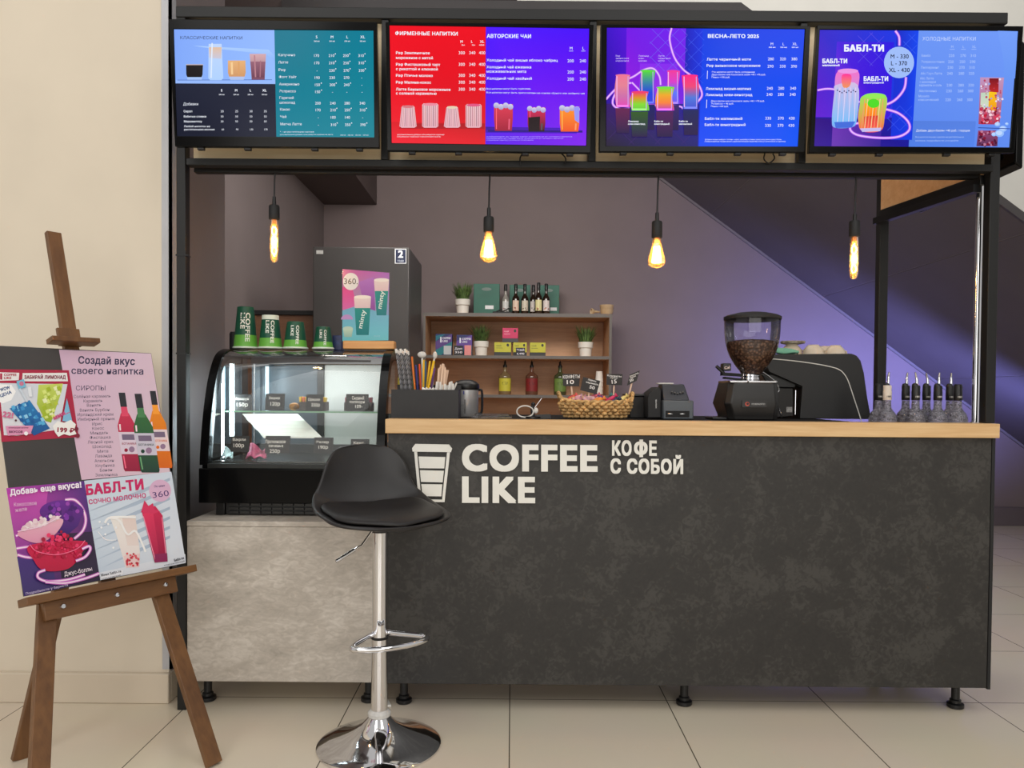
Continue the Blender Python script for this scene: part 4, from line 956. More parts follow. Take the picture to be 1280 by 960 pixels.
cv.text('minty', 1020, 580, 26, (224, 240, 236), x1=1042, y1=470, bold=.02, vert=(-1, -.2)); cv.text('minty', 1136, 462, 26, (224, 240, 236), x1=1154, y1=356, bold=.02, vert=(-1, -.2))
cv.disc(936, 580, 30, (190, 214, 200), 14); cv.poly([(906, 580), (966, 580), (958, 630), (914, 630)], (196, 220, 196), (150, 190, 180)); cv.disc(930, 525, 36, (190, 150, 210), 30, a0=180, a1=360)
cv.disc(953, 297, 47, (232, 232, 236), 52); cv.text('360.', 912, 313, 34, (40, 40, 48), x1=994, bold=.004)
cv.text('mint', 1092, 630, 14, (150, 206, 220), bold=.01)
cv.build('poster', PRINT_GLOSS, ac, label='pink and teal drink poster')

# ------------------------------------------------------------------ fridge and wooden cupboard
YR = 4.8
fx0, fx1 = XA(391, YR, 400), XA(511, YR, 400); fz = ZA(308.5, YR, 450)
fg = thing('refrigerator', 'tall dark graphite refrigerator behind the display case', 'refrigerator', ((fx0+fx1)/2, YR+.3, 0))
gr = P('graphite_steel', (72, 70, 70), .4, .35, .03, 4)
obj('body', MB().box(fx0, fx1, YR+.06, YR+.66, .03, fz), P('graphite_side', (54, 53, 54), .45, .2, .03, 5), fg, bevel=.004)
obj('upper_door', MB().box(fx0, fx1, YR, YR+.055, .78, fz-.001), gr, fg, bevel=.006)
obj('lower_door', MB().box(fx0, fx1, YR, YR+.055, .06, .77), gr, fg, bevel=.006)
for x in (fx0+.04, fx1-.07):
    for y in (YR+.1, YR+.58): obj('foot', MB().cyl((x, y, 0), (x, y, .03), .018), black_plastic, fg)
q0, q1 = at(493.5, 329.5, YR), at(508, 311, YR)
sk = obj('energy_sticker', MB().box(q0.x, q1.x, YR-.0015, YR-.0003, q0.z, q1.z), P('sticker_white', (220, 222, 226), .4), fg, label='navy and white sticker with number 2')
cv = Canvas(plane_map((0, YR-.0016, 0), (0, -1, 0)))
cv.rect(494.6, 312, 507, 328.6, (30, 40, 72)); cv.text('2', 497.5, 322, 8.5, (236, 238, 244), x1=504, bold=.04); cv.text('года', 497, 327, 2.6, (200, 206, 220), x1=504.5)
cv.build('sticker_print', PRINT, sk)
q0, q1 = at(395.5, 317.5, YR), at(404, 313, YR)
obj('brand_plate', MB().box(q0.x, q1.x, YR-.002, YR-.0003, q0.z, q1.z), P('plate_silver', (200, 200, 198), .3, .4), fg, label='small pale nameplate')
wc = thing('cupboard', 'brown wooden cupboard with black top between left wall and the refrigerator', 'cupboard', (-1.49, 5.2, 0))
ctz = ZA(388, 4.95, 350)
obj('carcass', MB().box(-1.71, -1.26, 4.95, 5.45, .06, ctz-.03), wood('cupboard_brown', (96, 66, 50), (124, 88, 66)), wc, bevel=.003)
obj('top_board', MB().box(-1.715, -1.25, 4.94, 5.46, ctz-.029, ctz), matt_black, wc, bevel=.002)
obj('plinth', MB().box(-1.7, -1.27, 4.97, 5.44, 0, .059), matt_black, wc)
bp = at(521.5, 440, 6.35); bt = at(521.5, 388, 6.35)
bh = thing('curtain_pole', 'brass coloured pole with dark tip standing between refrigerator and shelf unit', 'pole', (bp.x, 6.35, 0))
obj('shaft', MB().cyl((bp.x, 6.35, 0), (bp.x, 6.35, bt.z-.03), .013), P('brushed_brass', (168, 128, 76), .35, .6, .15, 30), bh)
obj('tip', MB().lathe([(.013, 0), (.016, .01), (.008, .05), (.002, .06)], (bp.x, 6.35, bt.z-.03), 12), matt_black, bh)

# ------------------------------------------------------------------ shelf unit on the back wall
YU = 6.5
ux0, ux1 = XA(528.5, YU, 450), XA(764.5, YU, 450)
zT, zM, zL = ZA(391.5, YU, 645), ZA(444.5, YU, 645), ZA(493.5, YU, 645)
su = thing('shelf_unit', 'wide oak shelf unit with grey edged shelves against the back wall', 'shelf', ((ux0+ux1)/2, YU, 0))
edge = P('grey_shelf_edge', (104, 98, 94), .5, 0, .03, 8)
def board(name, x0, x1, z0, z1):
    b = obj(name, MB().box(x0, x1, YU+.003, 6.95, z0, z1), oak_dark, su)
    obj('front_edge', MB().box(x0, x1, YU, YU+.0025, z0, z1), edge, b, label='grey front edge')
board('side_panel', ux0, ux0+.022, 0, zT-.0305); board('side_panel', ux1-.022, ux1, 0, zT-.0305)
board('top_board', ux0-.002, ux1+.002, zT-.03, zT)
board('shelf_board', ux0+.023, ux1-.023, zM-.026, zM); board('shelf_board', ux0+.023, ux1-.023, zL-.026, zL)
board('shelf_board', ux0+.023, ux1-.023, .72, .746); board('shelf_board', ux0+.023, ux1-.023, .06, .086)
obj('back_panel', MB().box(ux0+.023, ux1-.023, 6.951, 6.968, .0, zT-.031), oak_dark, su)
YI = 6.62
K = YI/FPX
EPS = .0008
def X_(px): return XA(px, YI, 430)
# potted grass
def grass_plant(px, z, label):
    first = 'grass' in _mc
    x = X_(px); z += EPS
    if not first:
        _mc['grass'] = P('grass_green', (84, 108, 58), .5, 0, .4, 30)
        t = thing('potted_grass', label, 'plant', (x, YI, z), 0, 'potted grass plants on the shelf unit')
        pot = P('white_ceramic_pot', (226, 222, 214), .35, 0, .02, 10)
        obj('pot', MB().lathe([(.03, 0), (.046, .0), (.05, .003), (.054, .072), (.059, .073), (.0635, .076), (.0655, .122), (.063, .125), (.058, .123), (.056, .1), (.02, .1), (.0004, .1)], (x, YI, z), 30), pot, t, label='white pot')
        rr = random.Random(3); mb = MB()
        for k in range(170):
            a = rr.uniform(0, 2*PI); r = .048*math.sqrt(rr.random()); lean = rr.uniform(0, .055)+r*.6; h = rr.uniform(.09, .175)
            bx, by = x+r*math.cos(a), YI+r*math.sin(a); dx, dy = math.cos(a+rr.uniform(-.5, .5)), math.sin(a+rr.uniform(-.5, .5)); wd = rr.uniform(.003, .005)
            L = [(bx+dx*lean*u*u, by+dy*lean*u*u, z+.1+h*u) for u in (0, .35, .7, 1)]
            sxv, syv = -dy, dx
            if abs(sxv) < .3: sxv = .7
            vs = []
            for (px_, py_, pz_), w_ in zip(L, (1, 1, .7, .08)): vs += [(px_-sxv*wd*w_, py_-syv*wd*w_, pz_), (px_+sxv*wd*w_, py_+syv*wd*w_, pz_)]
            mb.add(vs, [(0, 1, 3, 2), (2, 3, 5, 4), (4, 5, 7, 6)])
        obj('grass', mb, _mc['grass'], t, label='green grass blades')
        grass_plant.t = t
    else:
        dup(grass_plant.t, (x, YI, z), rz=px, label=label)
grass_plant(578, zT, 'potted grass in white pot on top of the shelf unit')
grass_plant(601.5, zM, 'potted grass in white pot on the middle shelf, beside the blue boxes')
grass_plant(732, zM, 'potted grass in white pot on the middle shelf, at its right end')
# green gift bags
def gift_bag(px0, px1, pyt, label, Y=6.72, lab=None):
    zT = globals()['zT']+EPS; x0, x1 = XA(px0, Y, 370), XA(px1, Y, 370); h = ZA(pyt, Y, 640)-zT; xm = (x0+x1)/2
    t = thing('gift_bag', label, 'bag', (xm, Y, zT), 0, 'green gift bags on the shelf unit')
    gm = P('teal_green_card', (24, 96, 80), .5, 0, .06, 8)
    obj('body', MB().box(x0, x1, Y, Y+.1, zT, zT+h), gm, t, bevel=.002)
    w = (x1-x0)*.19
    obj('handle_slot', MB().lathe([(.0004, 0), (1, 0), (1, .002), (.0004, .002)], (0, 0, 0), 24, cap=False).xf(Matrix.Translation((xm, Y-.0002, zT+h*.83)) @ Matrix.Rotation(PI/2, 4, 'X') @ Matrix.Diagonal((w, .014, 1, 1))), P('slot_grey', (104, 122, 118), .5), t, label='grey oval handle slot')
    if lab: obj('white_sticker', MB().box(*[XA(p_, Y, 380) for p_ in lab[:2]], Y-.0015, Y-.0003, ZA(lab[3], Y, 640), ZA(lab[2], Y, 640)), P('sticker_white', (220, 222, 226), .4), t)
gift_bag(592, 624.5, 355, 'dark green gift bag beside the top potted grass', lab=(606.5, 617, 382, 386.5))
gift_bag(637, 663, 356, 'dark green gift bag behind the group of syrup bottles, left one', 6.8)
gift_bag(673.5, 699, 356, 'dark green gift bag on the right of the syrup bottles', 6.78, lab=(688, 696, 384, 388))
# small syrup bottles on top
dark_glass = P('dark_bottle_glass', (40, 26, 18), .12, 0, .1, 10, coat=.3)
def syrup(px, z, Y, label, body, lab, Hh=.262, cap=(14, 14, 15)):
    x = XA(px, Y, 380); s_ = Hh/.262; z += EPS
    t = thing('syrup_bottle', label, 'bottle', (x, Y, z), 0, 'small syrup bottles on the shelf unit')
    obj('glass_body', MB().lathe([(.02, 0), (.03, 0), (.0325, .004), (.0325, .128*s_), (.028, .145*s_), (.016, .168*s_), (.0125, .185*s_), (.0125, .215*s_)], (x, Y, z), 20), body, t, label='dark glass body')
    obj('cap', MB().lathe([(.0145, .205*s_), (.0145, .258*s_), (.012, .262*s_), (.0004, .262*s_)], (x, Y, z), 16), P('cap_%d_%d' % cap[:2], cap, .4), t, label='black cap')
    def mp(u, v, h):
        r = .0326+h; a = -PI/2+u/r; return Vector((x+r*math.cos(a), Y+r*math.sin(a), z+v))
    cv = Canvas(mp)
    cv._add([(-.03+.06*k/8, .03) for k in range(9)]+[(-.03+.06*k/8, .118*s_) for k in range(9)], [(k, k+1, 10+k, 9+k) for k in range(8)], [lin(lab)]*18); cv.up()
    for k, (w_, hh, c) in enumerate(((.03, .012, (120, 110, 104)), (.036, .006, (150, 140, 130)))): cv.poly([(-w_/2, .098*s_-k*.018), (w_/2, .098*s_-k*.018), (w_/2, .098*s_-k*.018+hh), (-w_/2, .098*s_-k*.018+hh)], c)
    rr = random.Random(px)
    for k in range(5): cv.disc(rr.uniform(-.02, .02), rr.uniform(.036, .06), .005, rr.choice([(60, 56, 50), (96, 120, 60), (190, 110, 70), (150, 60, 60)]), n=8)
    cv.build('paper_label', PRINT, t, label='pale paper label')
syrup(632, zT, 6.72, 'pale glass syrup bottle with white label, leftmost, behind the small dark stand', P('clear_bottle_glass', (150, 146, 140), .1, 0, .05, 10), (214, 214, 212), .272)
syrup(644.7, zT, 6.62, 'syrup bottle with orange fruit label, second from the left on the shelf top', dark_glass, (222, 196, 176))
syrup(656, zT, 6.62, 'syrup bottle with cream label, third from the left on the shelf top', dark_glass, (206, 198, 180))
syrup(666.5, zT, 6.68, 'syrup bottle with white label, half hidden by the yellow labelled one', dark_glass, (214, 206, 200))
syrup(673.2, zT, 6.6, 'syrup bottle with pale yellow label, second from the right on the shelf top', dark_glass, (222, 214, 160), .272)
syrup(682.7, zT, 6.62, 'syrup bottle with white speckled label, rightmost on the shelf top', dark_glass, (220, 208, 206), .266)
x = XA(629, 6.6, 390)
t = thing('card_holder', 'small black item lying at the foot of the leftmost syrup bottle', 'holder', (x, 6.6, zT))
obj('base', MB().box(x-.09, x+.075, 6.56, 6.62, zT, zT+.02), matt_black, t, bevel=.004)
obj('back_plate', MB().bar((x-.01, 6.6, zT+.02), (x+.06, 6.62, zT+.06), .008, .05), black_gloss, t, bevel=.002)
obj('front_clip', MB().bar((x-.06, 6.58, zT+.02), (x-.01, 6.58, zT+.045), .008, .03), matt_black, t, bevel=.002)
# wooden bowls
x = X_(758); bw = wood('pale_bowl_wood', (176, 148, 112), (204, 178, 142), (4, 4, 4))
pr = [(.03, 0), (.042, .003), (.054, .022), (.059, .05), (.056, .05), (.05, .022), (.03, .012), (.0004, .012)]
t = tag(obj('wooden_bowl', MB().lathe(pr, (x, YI, zT), 26), bw), 'pale wooden bowl at the bottom of a pair on the shelf unit top', 'bowl', 'wooden bowls on the shelf unit')
tag(obj('wooden_bowl', MB().lathe([(r*1.06, z+.033) for r, z in pr], (x, YI, zT+.004), 26), bw), 'pale wooden bowl stacked on top of another at the shelf corner', 'bowl', 'wooden bowls on the shelf unit')
x = X_(742)
t = thing('wooden_scoop', 'small wooden scoop lying beside the stacked bowls', 'scoop', (x, YI, zT))
obj('bowl', MB().lathe([(.0004, -.02), (.022, -.018), (.03, 0), (.027, .004), (.018, -.01)], (x-.02, YI, zT+.031), 18, ax=(-1, -.3, 0)), bw, t)
obj('handle', MB().tube([(x-.01, YI, zT+.03), (x+.02, YI+.01, zT+.032), (x+.05, YI+.02, zT+.03)], lambda u: .012-.004*u, 10), bw, t)
# middle shelf boxes
def carton(px0, px1, pyt, z, c, label, d=.1, Y=YI-.04, name='carton', group='tea boxes on the middle shelf', draw=None, base=None, lid=None):
    z += EPS; x0, x1 = XA(px0, Y, 430), XA(px1, Y, 430); h = (ZA(pyt, Y, 640)-z) if pyt > 1 else pyt
    t = thing(name, label, 'box', ((x0+x1)/2, Y, z), 0, group)
    zb_ = z
    if base: obj('sleeve', MB().box(x0-.0006, x1+.0006, Y-.0006, Y+d+.0006, z, z+h*.27), P('sleeve_%d_%d' % base[:2], base, .5), t, label='dark lower sleeve')
    obj('body', MB().box(x0, x1, Y, Y+d, z+(h*.272 if base else 0), z+h), P('carton_%d_%d_%d' % c, c, .45, 0, .04, 12), t, bevel=.0015)
    cv = Canvas(lambda u, v, hh: Vector((x0+(x1-x0)*u, Y-.0007-hh, z+h*(1-v))))
    if draw: draw(cv); cv.build('print', PRINT, t)
    return t
def d_blue(cv):
    cv.poly([(0, .35), (1, .0), (1, .35), (0, .75)], (88, 60, 130)); cv.poly([(0, .75), (1, .35), (1, .6), (.3, 1), (0, 1)], (30, 120, 130)); cv.poly([(0, .1), (.6, 0), (0, .35)], (24, 110, 130))
    cv.rect(.5, .55, .96, .96, (190, 196, 200)); cv.text('COFFEE', .42, .24, .09, (230, 234, 240), x1=.92, y1=.24, bold=.03); cv.text('LIKE', .42, .38, .09, (230, 234, 240), x1=.74, bold=.03); cv.rect(.28, .14, .36, .4, (230, 234, 240))
carton(544.5, 565, 418, zM, (36, 48, 100), 'taller blue and purple coffee carton at the left end of the middle shelf', draw=d_blue)
carton(570.5, 590, 419, zM, (40, 44, 104), 'blue and purple coffee carton behind the small pink packet', draw=lambda cv: (cv.poly([(0, .3), (1, 0), (1, .5), (0, .8)], (96, 66, 150)), cv.poly([(0, .8), (1, .5), (1, 1), (0, 1)], (30, 110, 130)), cv.text('COFFEE', .36, .24, .09, (230, 234, 240), x1=.94, bold=.03), cv.text('LIKE', .36, .38, .09, (230, 234, 240), x1=.7, bold=.03), cv.rect(.2, .14, .28, .4, (230, 234, 240))))
def d_tea(c2): return lambda cv: (cv.disc(.8, .2, .08, (40, 44, 40), .11, n=14), cv.text('ЧАЙ', .1, .3, .09, c2, x1=.4, bold=.02), cv.line([(.1, .42), (.5, .42)], .03, c2))
carton(618, 639, 428, zM, (190, 186, 52), 'yellow and black tea carton under the pink one, left of three', base=(48, 50, 52), draw=d_tea((90, 96, 40)))
carton(641.5, 658.5, 428, zM, (196, 190, 56), 'yellow and black tea carton in the middle of three, behind a dark price card', base=(48, 50, 52), draw=d_tea((90, 96, 40)))
carton(662.5, 682, 428, zM, (192, 188, 54), 'yellow and black tea carton on the right of three', base=(48, 50, 52), draw=d_tea((90, 96, 40)))
zy = ZA(428, YI-.04, 640)
carton(628, 647.5, 410, zy+.0005, (200, 44, 96), 'pink and grey tea carton standing on two yellow cartons', base=(64, 62, 70), draw=d_tea((240, 180, 200)))
carton(580.5, 589, 432, zM, (224, 140, 140), 'small pink packet before the second blue coffee carton', d=.03, Y=YI-.1, name='packet', group=None)
def shelf_card(px0, px1, pyt, z, lines, label, Y):
    z += EPS; x0, x1 = XA(px0, Y, 430), XA(px1, Y, 430); h = ZA(pyt, Y, 640)-z
    t = thing('price_card', label, 'price card', ((x0+x1)/2, Y, z), 0, 'small dark price cards on the middle shelf')
    obj('board', MB().box(x0, x1, Y, Y+.004, z, z+h), P('dark_card', (38, 36, 44), .5), t)
    cv = Canvas(lambda u, v, hh: Vector((x0+(x1-x0)*u, Y-.0004-hh, z+h*(1-v))))
    for tx, v, hh in lines: cv.text(tx, .1, v, hh, (226, 222, 230), x1=.9, bold=.014)
    cv.build('lettering', PRINT, t)
shelf_card(567.5, 579, 432.5, zM, [('Дрип', .42, .2), ('350', .8, .2)], 'small dark price card beside the pink packet', YI-.11)
shelf_card(645, 656.5, 434.5, zM, [('Чай', .4, .24), ('6.490', .86, .22)], 'small dark price card leaning on the middle yellow tea carton', YI-.1)
# pump bottles on the lower shelf
def pump_bottle(px, lab, liq, label, hid=False):
    zL = globals()['zL']+EPS; x = X_(px); t = thing('pourer_bottle', label, 'bottle', (x, YI, zL), 0, 'pourer bottles on the lower shelf')
    obj('glass_body', MB().lathe([(.03, 0), (.05, 0), (.0545, .006), (.0545, .15), (.05, .165), (.022, .19), (.0165, .205), (.0155, .25)], (x, YI, zL), 24), P('liquor_glass_%d_%d' % liq[:2], liq, .1, 0, .1, 8, coat=.3), t, label='tinted glass body')
    obj('pourer', MB().lathe([(.018, .236), (.018, .252), (.012, .256), (.009, .272), (.012, .274), (.005, .286), (.003, .297)], (x, YI, zL), 14), black_plastic, t, label='black pourer')
    def mp(u, v, h):
        r = .0548+h; a = -PI/2+u/r; return Vector((x+r*math.cos(a), YI+r*math.sin(a), zL+v))
    cv = Canvas(mp)
    cv._add([(-.062+.124*k/10, .03) for k in range(11)]+[(-.062+.124*k/10, .14) for k in range(11)], [(k, k+1, 12+k, 11+k) for k in range(10)], [lin(lab)]*22); cv.up()
    cv.disc(0, .098, .026, tuple(int(v*.35) for v in lab), .016); cv.disc(0, .098, .02, tuple(int(v*.6) for v in lab), .011); cv.poly([(-.045, .05), (.045, .05), (.045, .054), (-.045, .054)], tuple(int(v*.5) for v in lab))
    cv.build('paper_label', PRINT, t)
pump_bottle(631.5, (196, 188, 60), (120, 100, 70), 'pourer bottle with yellow label on the lower shelf')
pump_bottle(665, (124, 34, 36), (96, 62, 48), 'pourer bottle with dark red label on the lower shelf')
pump_bottle(700.5, (104, 130, 62), (64, 70, 44), 'pourer bottle with green label behind the basket price card')
pr = [(.024, 0), (.03, .0), (.0385, .092), (.0400, .094), (.0365, .094)]
for k in range(4):
    x = X_(749.5)
    o = MB().lathe([(r*.86+.0006*k, .105-z) for r, z in pr][::-1], (x, YI, zL+.0005+k*.034), 24, cap=False).lathe([(.0004, .104), (.025, .104)], (x, YI, zL+.0005+k*.034), 24, cap=False)
    tag(obj('paper_cup', o, P('white_paper_cup', (222, 216, 208), .5, 0, .02, 8)), 'white upturned paper cup, %s the stack at the lower shelf end' % ('bottom of', 'second from the bottom of', 'second from the top of', 'topmost of')[k], 'cup', 'white paper cups on the lower shelf')

# ------------------------------------------------------------------ things on the bar ledge, left to right
YO = 2.9
ox0, ox1 = XA(489, YO, 505), XA(573, YO, 505); oz = ZA(487, YO, 530)
og = thing('organiser_box', 'black open box holding straws and stirrers at the left end of the ledge', 'organiser', ((ox0+ox1)/2, YO, TOPZ))
obj('front_wall', MB().box(ox0, ox1, YO, YO+.004, TOPZ, oz), charcoal, og)
obj('back_wall', MB().box(ox0, ox1, YO+.15, YO+.154, TOPZ, oz+.02), charcoal, og)
obj('side_wall', MB().box(ox0, ox0+.004, YO+.0042, YO+.1498, TOPZ, oz), charcoal, og); obj('side_wall', MB().box(ox1-.004, ox1, YO+.0042, YO+.1498, TOPZ, oz), charcoal, og)
obj('base_panel', MB().box(ox0+.0042, ox1-.0042, YO+.0042, YO+.1498, TOPZ, TOPZ+.003), charcoal, og)
for px in (520, 545): x = XA(px, YO, 500); obj('divider', MB().box(x-.0015, x+.0015, YO+.0045, YO+.1495, TOPZ+.0032, oz-.005), charcoal, og)
c9 = lambda x, y: (480+x/9.6, 430+y/9.6)
SB = TOPZ+.005
def stick(name, label, cat, group, x0, x1, yt, Y, r, colour, top=None, flat=False, stripes=None):
    """stands in the box: crop coordinates of the foot line at the box rim, top and height of the tip"""
    p = at(*c9(x0, 550), Y); q = at(*c9(x1, yt), Y); d = (p-q); f = q+d*((q.z-SB)/(q.z-p.z)); f.y = Y+.012
    f.x = min(max(f.x, ox0+.008), ox1-.008)
    if flat: m = MB().bar(f, q, r*2, .0015, (0, 1, 0))
    else: m = MB().tube([f, f.lerp(q, .5), q], r, 8)
    if stripes or top:
        t = thing(name, label, cat, f, 0, group); obj('shaft', m, colour, t)
        if stripes:
            s2 = MB(); ax = (q-f).normalized(); sx = ax.cross(Vector((0, 1, 0))).normalized(); sy = ax.cross(sx)
            s2.tube([f+ax*(.005+((q-f).length-.01)*k/90)+(sx*math.cos(k*.9)+sy*math.sin(k*.9))*r*.75 for k in range(91)], r*.5, 5); obj('spiral_stripe', s2, stripes, t)
        if top: obj('paper_tip', MB().tube([q-(q-f).normalized()*.012, q+(q-f).normalized()*.004], r*1.35, 8), top, t, label='white paper tip')
        return t
    return tag(obj(name, m, colour), label, cat, group)
wp = P('white_wrapper_paper', (230, 226, 220), .6, 0, .04, 30)
greyp, dkp = P('grey_paper_straw', (128, 128, 132), .6, 0, .05, 30), P('black_straw_stripe', (30, 30, 32), .6)
for k in range(9):
    stick('straw', 'dark grey striped paper straw with white tip leaning in the black organiser', 'straw', 'grey straws in the organiser', 205+k*17, 145+k*18, 70+(k % 3)*14, YO+.03+(k % 3)*.035, .0034, greyp, wp, stripes=dkp)
for x0, x1, yt, Y, c, lb in ((368, 335, 150, .04, (224, 120, 50), 'orange'), (352, 345, 170, .08, (48, 120, 70), 'green'), (402, 382, 250, .05, (52, 60, 130), 'dark blue'), (440, 425, 240, .06, (222, 84, 46), 'red orange'),
                         (470, 478, 190, .05, (226, 180, 30), 'yellow upright'), (488, 500, 205, .09, (60, 110, 150), 'teal'), (508, 552, 205, .06, (234, 190, 40), 'yellow slanting'), (525, 600, 200, .04, (230, 184, 30), 'thick yellow slanting'), (560, 608, 290, .09, (120, 80, 150), 'violet')):
    stick('straw', '%s drinking straw standing among coloured straws in the black organiser' % lb, 'straw', 'coloured straws in the organiser', x0, x1, yt, YO+Y, .0048 if 'thick' in lb else .0038, P('straw_%d_%d_%d' % c, c, .4))
peach = wood('pale_stirrer_wood', (214, 176, 146), (238, 206, 180), (4, 4, 4))
rr = random.Random(5)
for k in range(11):
    stick('stirrer', 'pale wooden stirrer in the bunch at the right of the organiser', 'stirrer', 'wooden stirrers in the organiser', 640+k*9, 655+k*11+rr.uniform(-8, 8), 225+abs(k-4)*14+rr.uniform(0, 16), YO+.05+(k % 4)*.024, .003, peach, flat=True)
for k in range(13):
    stick('sugar_stick', 'short white sugar stick standing at the right end of the organiser', 'sugar stick', 'white sugar sticks in the organiser', 625+k*17, 630+k*17+rr.uniform(-8, 8), 445+rr.uniform(0, 50), YO+.02+(k % 3)*.02, .0034, wp, flat=True)
stick('sugar_stick', 'white sugar stick leaning out to the right of the organiser', 'sugar stick', None, 838, 872, 462, YO+.03, .003, wp)
for k in range(4):
    p = at(*c9(490+k*38, 530), YO+.02)
    tag(obj('sugar_sachet', MB().grid(lambda u, v: Vector((p.x+(u-.5)*.02, YO+.012+k*.012+.004*math.sin(v*6+k), oz-.03+v*.036+.003*math.sin(u*7+k))), 6, 8), wp, solid=.003), 'crumpled white sugar sachet in the middle of the organiser', 'sachet', 'sugar sachets in the organiser')
p = at(*c9(455, 128), YO+.1)
t = thing('plastic_spoon', 'clear round headed plastic spoon standing above coloured straws', 'spoon', (p.x, YO+.1, SB))
obj('bowl', MB().ball((p.x, YO+.1, p.z), .0175, .006, .0125, 18, 10), P('pale_clear_plastic', (206, 204, 200), .2, 0, .05, 10), t); obj('handle', MB().bar((p.x+.004, YO+.106, SB), (p.x+.001, YO+.103, p.z-.011), .007, .003), P('pale_clear_plastic', (206, 204, 200)), t)
p = at(*c9(612, 135), YO+.12)
t = thing('plastic_spoon', 'clear slanted plastic spoon standing beside the wooden stirrers', 'spoon', (p.x, YO+.12, SB))
obj('bowl', MB().ball((p.x, YO+.12, p.z), .009, .006, .015, 14, 10), P('pale_clear_plastic', (206, 204, 200)), t); obj('handle', MB().bar((p.x-.016, YO+.122, SB), (p.x-.003, YO+.12, p.z-.013), .006, .003), P('pale_clear_plastic', (206, 204, 200)), t)
# silver canister with black lid
YC = 3.16; cx = XA(582.5, YC, 500); r = 15.5/FPX*YC; hz = ZA(488, YC)-TOPZ
t = thing('thermal_canister', 'silver canister with black domed lid standing behind the organiser', 'canister', (cx, YC, TOPZ))
obj('body', MB().lathe([(r*.96, 0), (r, .004), (r, hz), (r*.95, hz+.002)], (cx, YC, TOPZ), 28), P('satin_silver', (188, 188, 190), .35, .55, .05, 30), t, label='silver body')
obj('lid', MB().lathe([(r*1.04, hz+.0022), (r*1.1, hz+.012), (r*1.06, hz+.024), (r*.8, hz+.036), (r*.4, hz+.042), (.0005, hz+.043)], (cx, YC, TOPZ), 28), black_plastic, t, label='black domed lid')
obj('handle', MB().tube(spline([(cx+r, YC, TOPZ+hz), (cx+r+.014, YC, TOPZ+hz*.95), (cx+r+.014, YC, TOPZ+hz*.2), (cx+r, YC, TOPZ+hz*.1)], 6), .005, 8), black_plastic, t)
cv = Canvas(lambda u, v, h: Vector((cx+(r+.0005+h)*math.cos(-PI/2+u/r), YC+(r+.0005+h)*math.sin(-PI/2+u/r), TOPZ+v)))
for u0, u1, v0, v1, c in ((-.03, 0, .012, .07, (30, 32, 34)), (-.03, 0, .07, .088, (214, 214, 214)), (-.03, -.004, .09, .104, (60, 66, 150)), (-.026, -.006, .03, .05, (130, 130, 130))): cv.poly([(u0, v0), (u1, v0), (u1, v1), (u0, v1)], c)
cv.build('sticker', PRINT, t)
# clear flat lids
lids = (((590, 640), 0), ((594, 636), .009))
for (a, b), dz in lids:
    x0, x1 = XA(a, 2.98, 518), XA(b, 2.98, 518); z = TOPZ+.0003+dz
    m = MB().box(x0, x1, 2.93, 3.03, z, z+.0015).box(x0, x0+.002, 2.93, 3.03, z+.0016, z+.008).box(x1-.002, x1, 2.93, 3.03, z+.0016, z+.008).box(x0+.002, x1-.002, 2.93, 2.932, z+.0016, z+.008).box(x0+.002, x1-.002, 3.028, 3.03, z+.0016, z+.008)
    tag(obj('container_lid', m, thin_glass('clear_plastic', (.86, .86, .88), .9)), 'clear flat plastic container lid on the ledge, %s of two' % ('lower' if dz == 0 else 'upper'), 'lid', 'clear lids on the ledge')
# small black stand with white cable loop
p = at(666, 519.5, 2.98); x = p.x
t = thing('card_reader_stand', 'small black stand with a white cable loop left of the basket', 'stand', (x, 2.98, TOPZ))
obj('base', MB().lathe([(.0004, 0), (.03, 0), (.03, .006), (.012, .009), (.0004, .009)], (x, 2.98, TOPZ), 20).bar((x+.01, 2.98, TOPZ+.004), (x+.07, 2.98, TOPZ+.007), .02, .006), black_plastic, t)
obj('upright', MB().tube([(x, 2.98, TOPZ+.009), (x-.002, 2.98, TOPZ+.03), (x+.001, 2.98, TOPZ+.056)], lambda u: .008-.002*u, 10).ball((x+.001, 2.98, TOPZ+.055), .008), black_plastic, t)
obj('white_cable', MB().tube(spline([(x-.012+.032*math.cos(a)-.018, 2.972, TOPZ+.026+.022*math.sin(a)) for a in [k*PI/6 for k in range(12)]], 4, True), .0026, 6, True).ball((x+.012, 2.974, TOPZ+.03), .009, .006, .012), white_plastic, t, label='white cable loop')
obj('stick', MB().bar((x+.006, 2.98, TOPZ+.04), (x+.034, 2.98, TOPZ+.078), .002, .002), steel, t)
# wicker basket of sweets
YB = 3.0; bx = XA(744, YB, 510); bz = TOPZ+.0005; RW, RD = 43/FPX*YB, .095
bk = thing('wicker_basket', 'oval woven wicker basket full of wrapped sweets on the ledge', 'basket', (bx, YB, TOPZ))
straw_m = P('woven_straw', (196, 158, 104), .7, 0, .3, 60)
mb = MB(); H_ = .062
def bw_(v): return .80+.2*math.sin(min(1, v)*PI/2)
for j in range(5):
    v = (j+.5)/5; n = 30
    for k in range(n):
        a = 2*PI*(k+.5*(j % 2))/n; sw = (1 if k % 2 else -1)*.0025
        s_ = bw_(v); mb.ball((bx+(RW*s_+sw)*math.cos(a), YB+(RD*s_+sw)*math.sin(a), bz+.004+v*H_*.95), .0125, .0115, .0085, 7, 5)
mb.lathe([(.0004, .002), (.76, .002), (.95, H_*.8), (.95, H_)], (bx, YB, bz), 36, RW, RD, cap=False)
obj('woven_body', mb, straw_m, bk)
rim = MB()
for ph in (0, PI):
    rim.tube([(bx+(RW*1.0+.004*math.cos(14*a+ph))*math.cos(a), YB+(RD+.004*math.cos(14*a+ph))*math.sin(a), bz+H_+.003+.004*math.sin(14*a+ph)+.012*abs(math.cos(a))**6) for a in [2*PI*k/120 for k in range(120)]], .0052, 7, True)
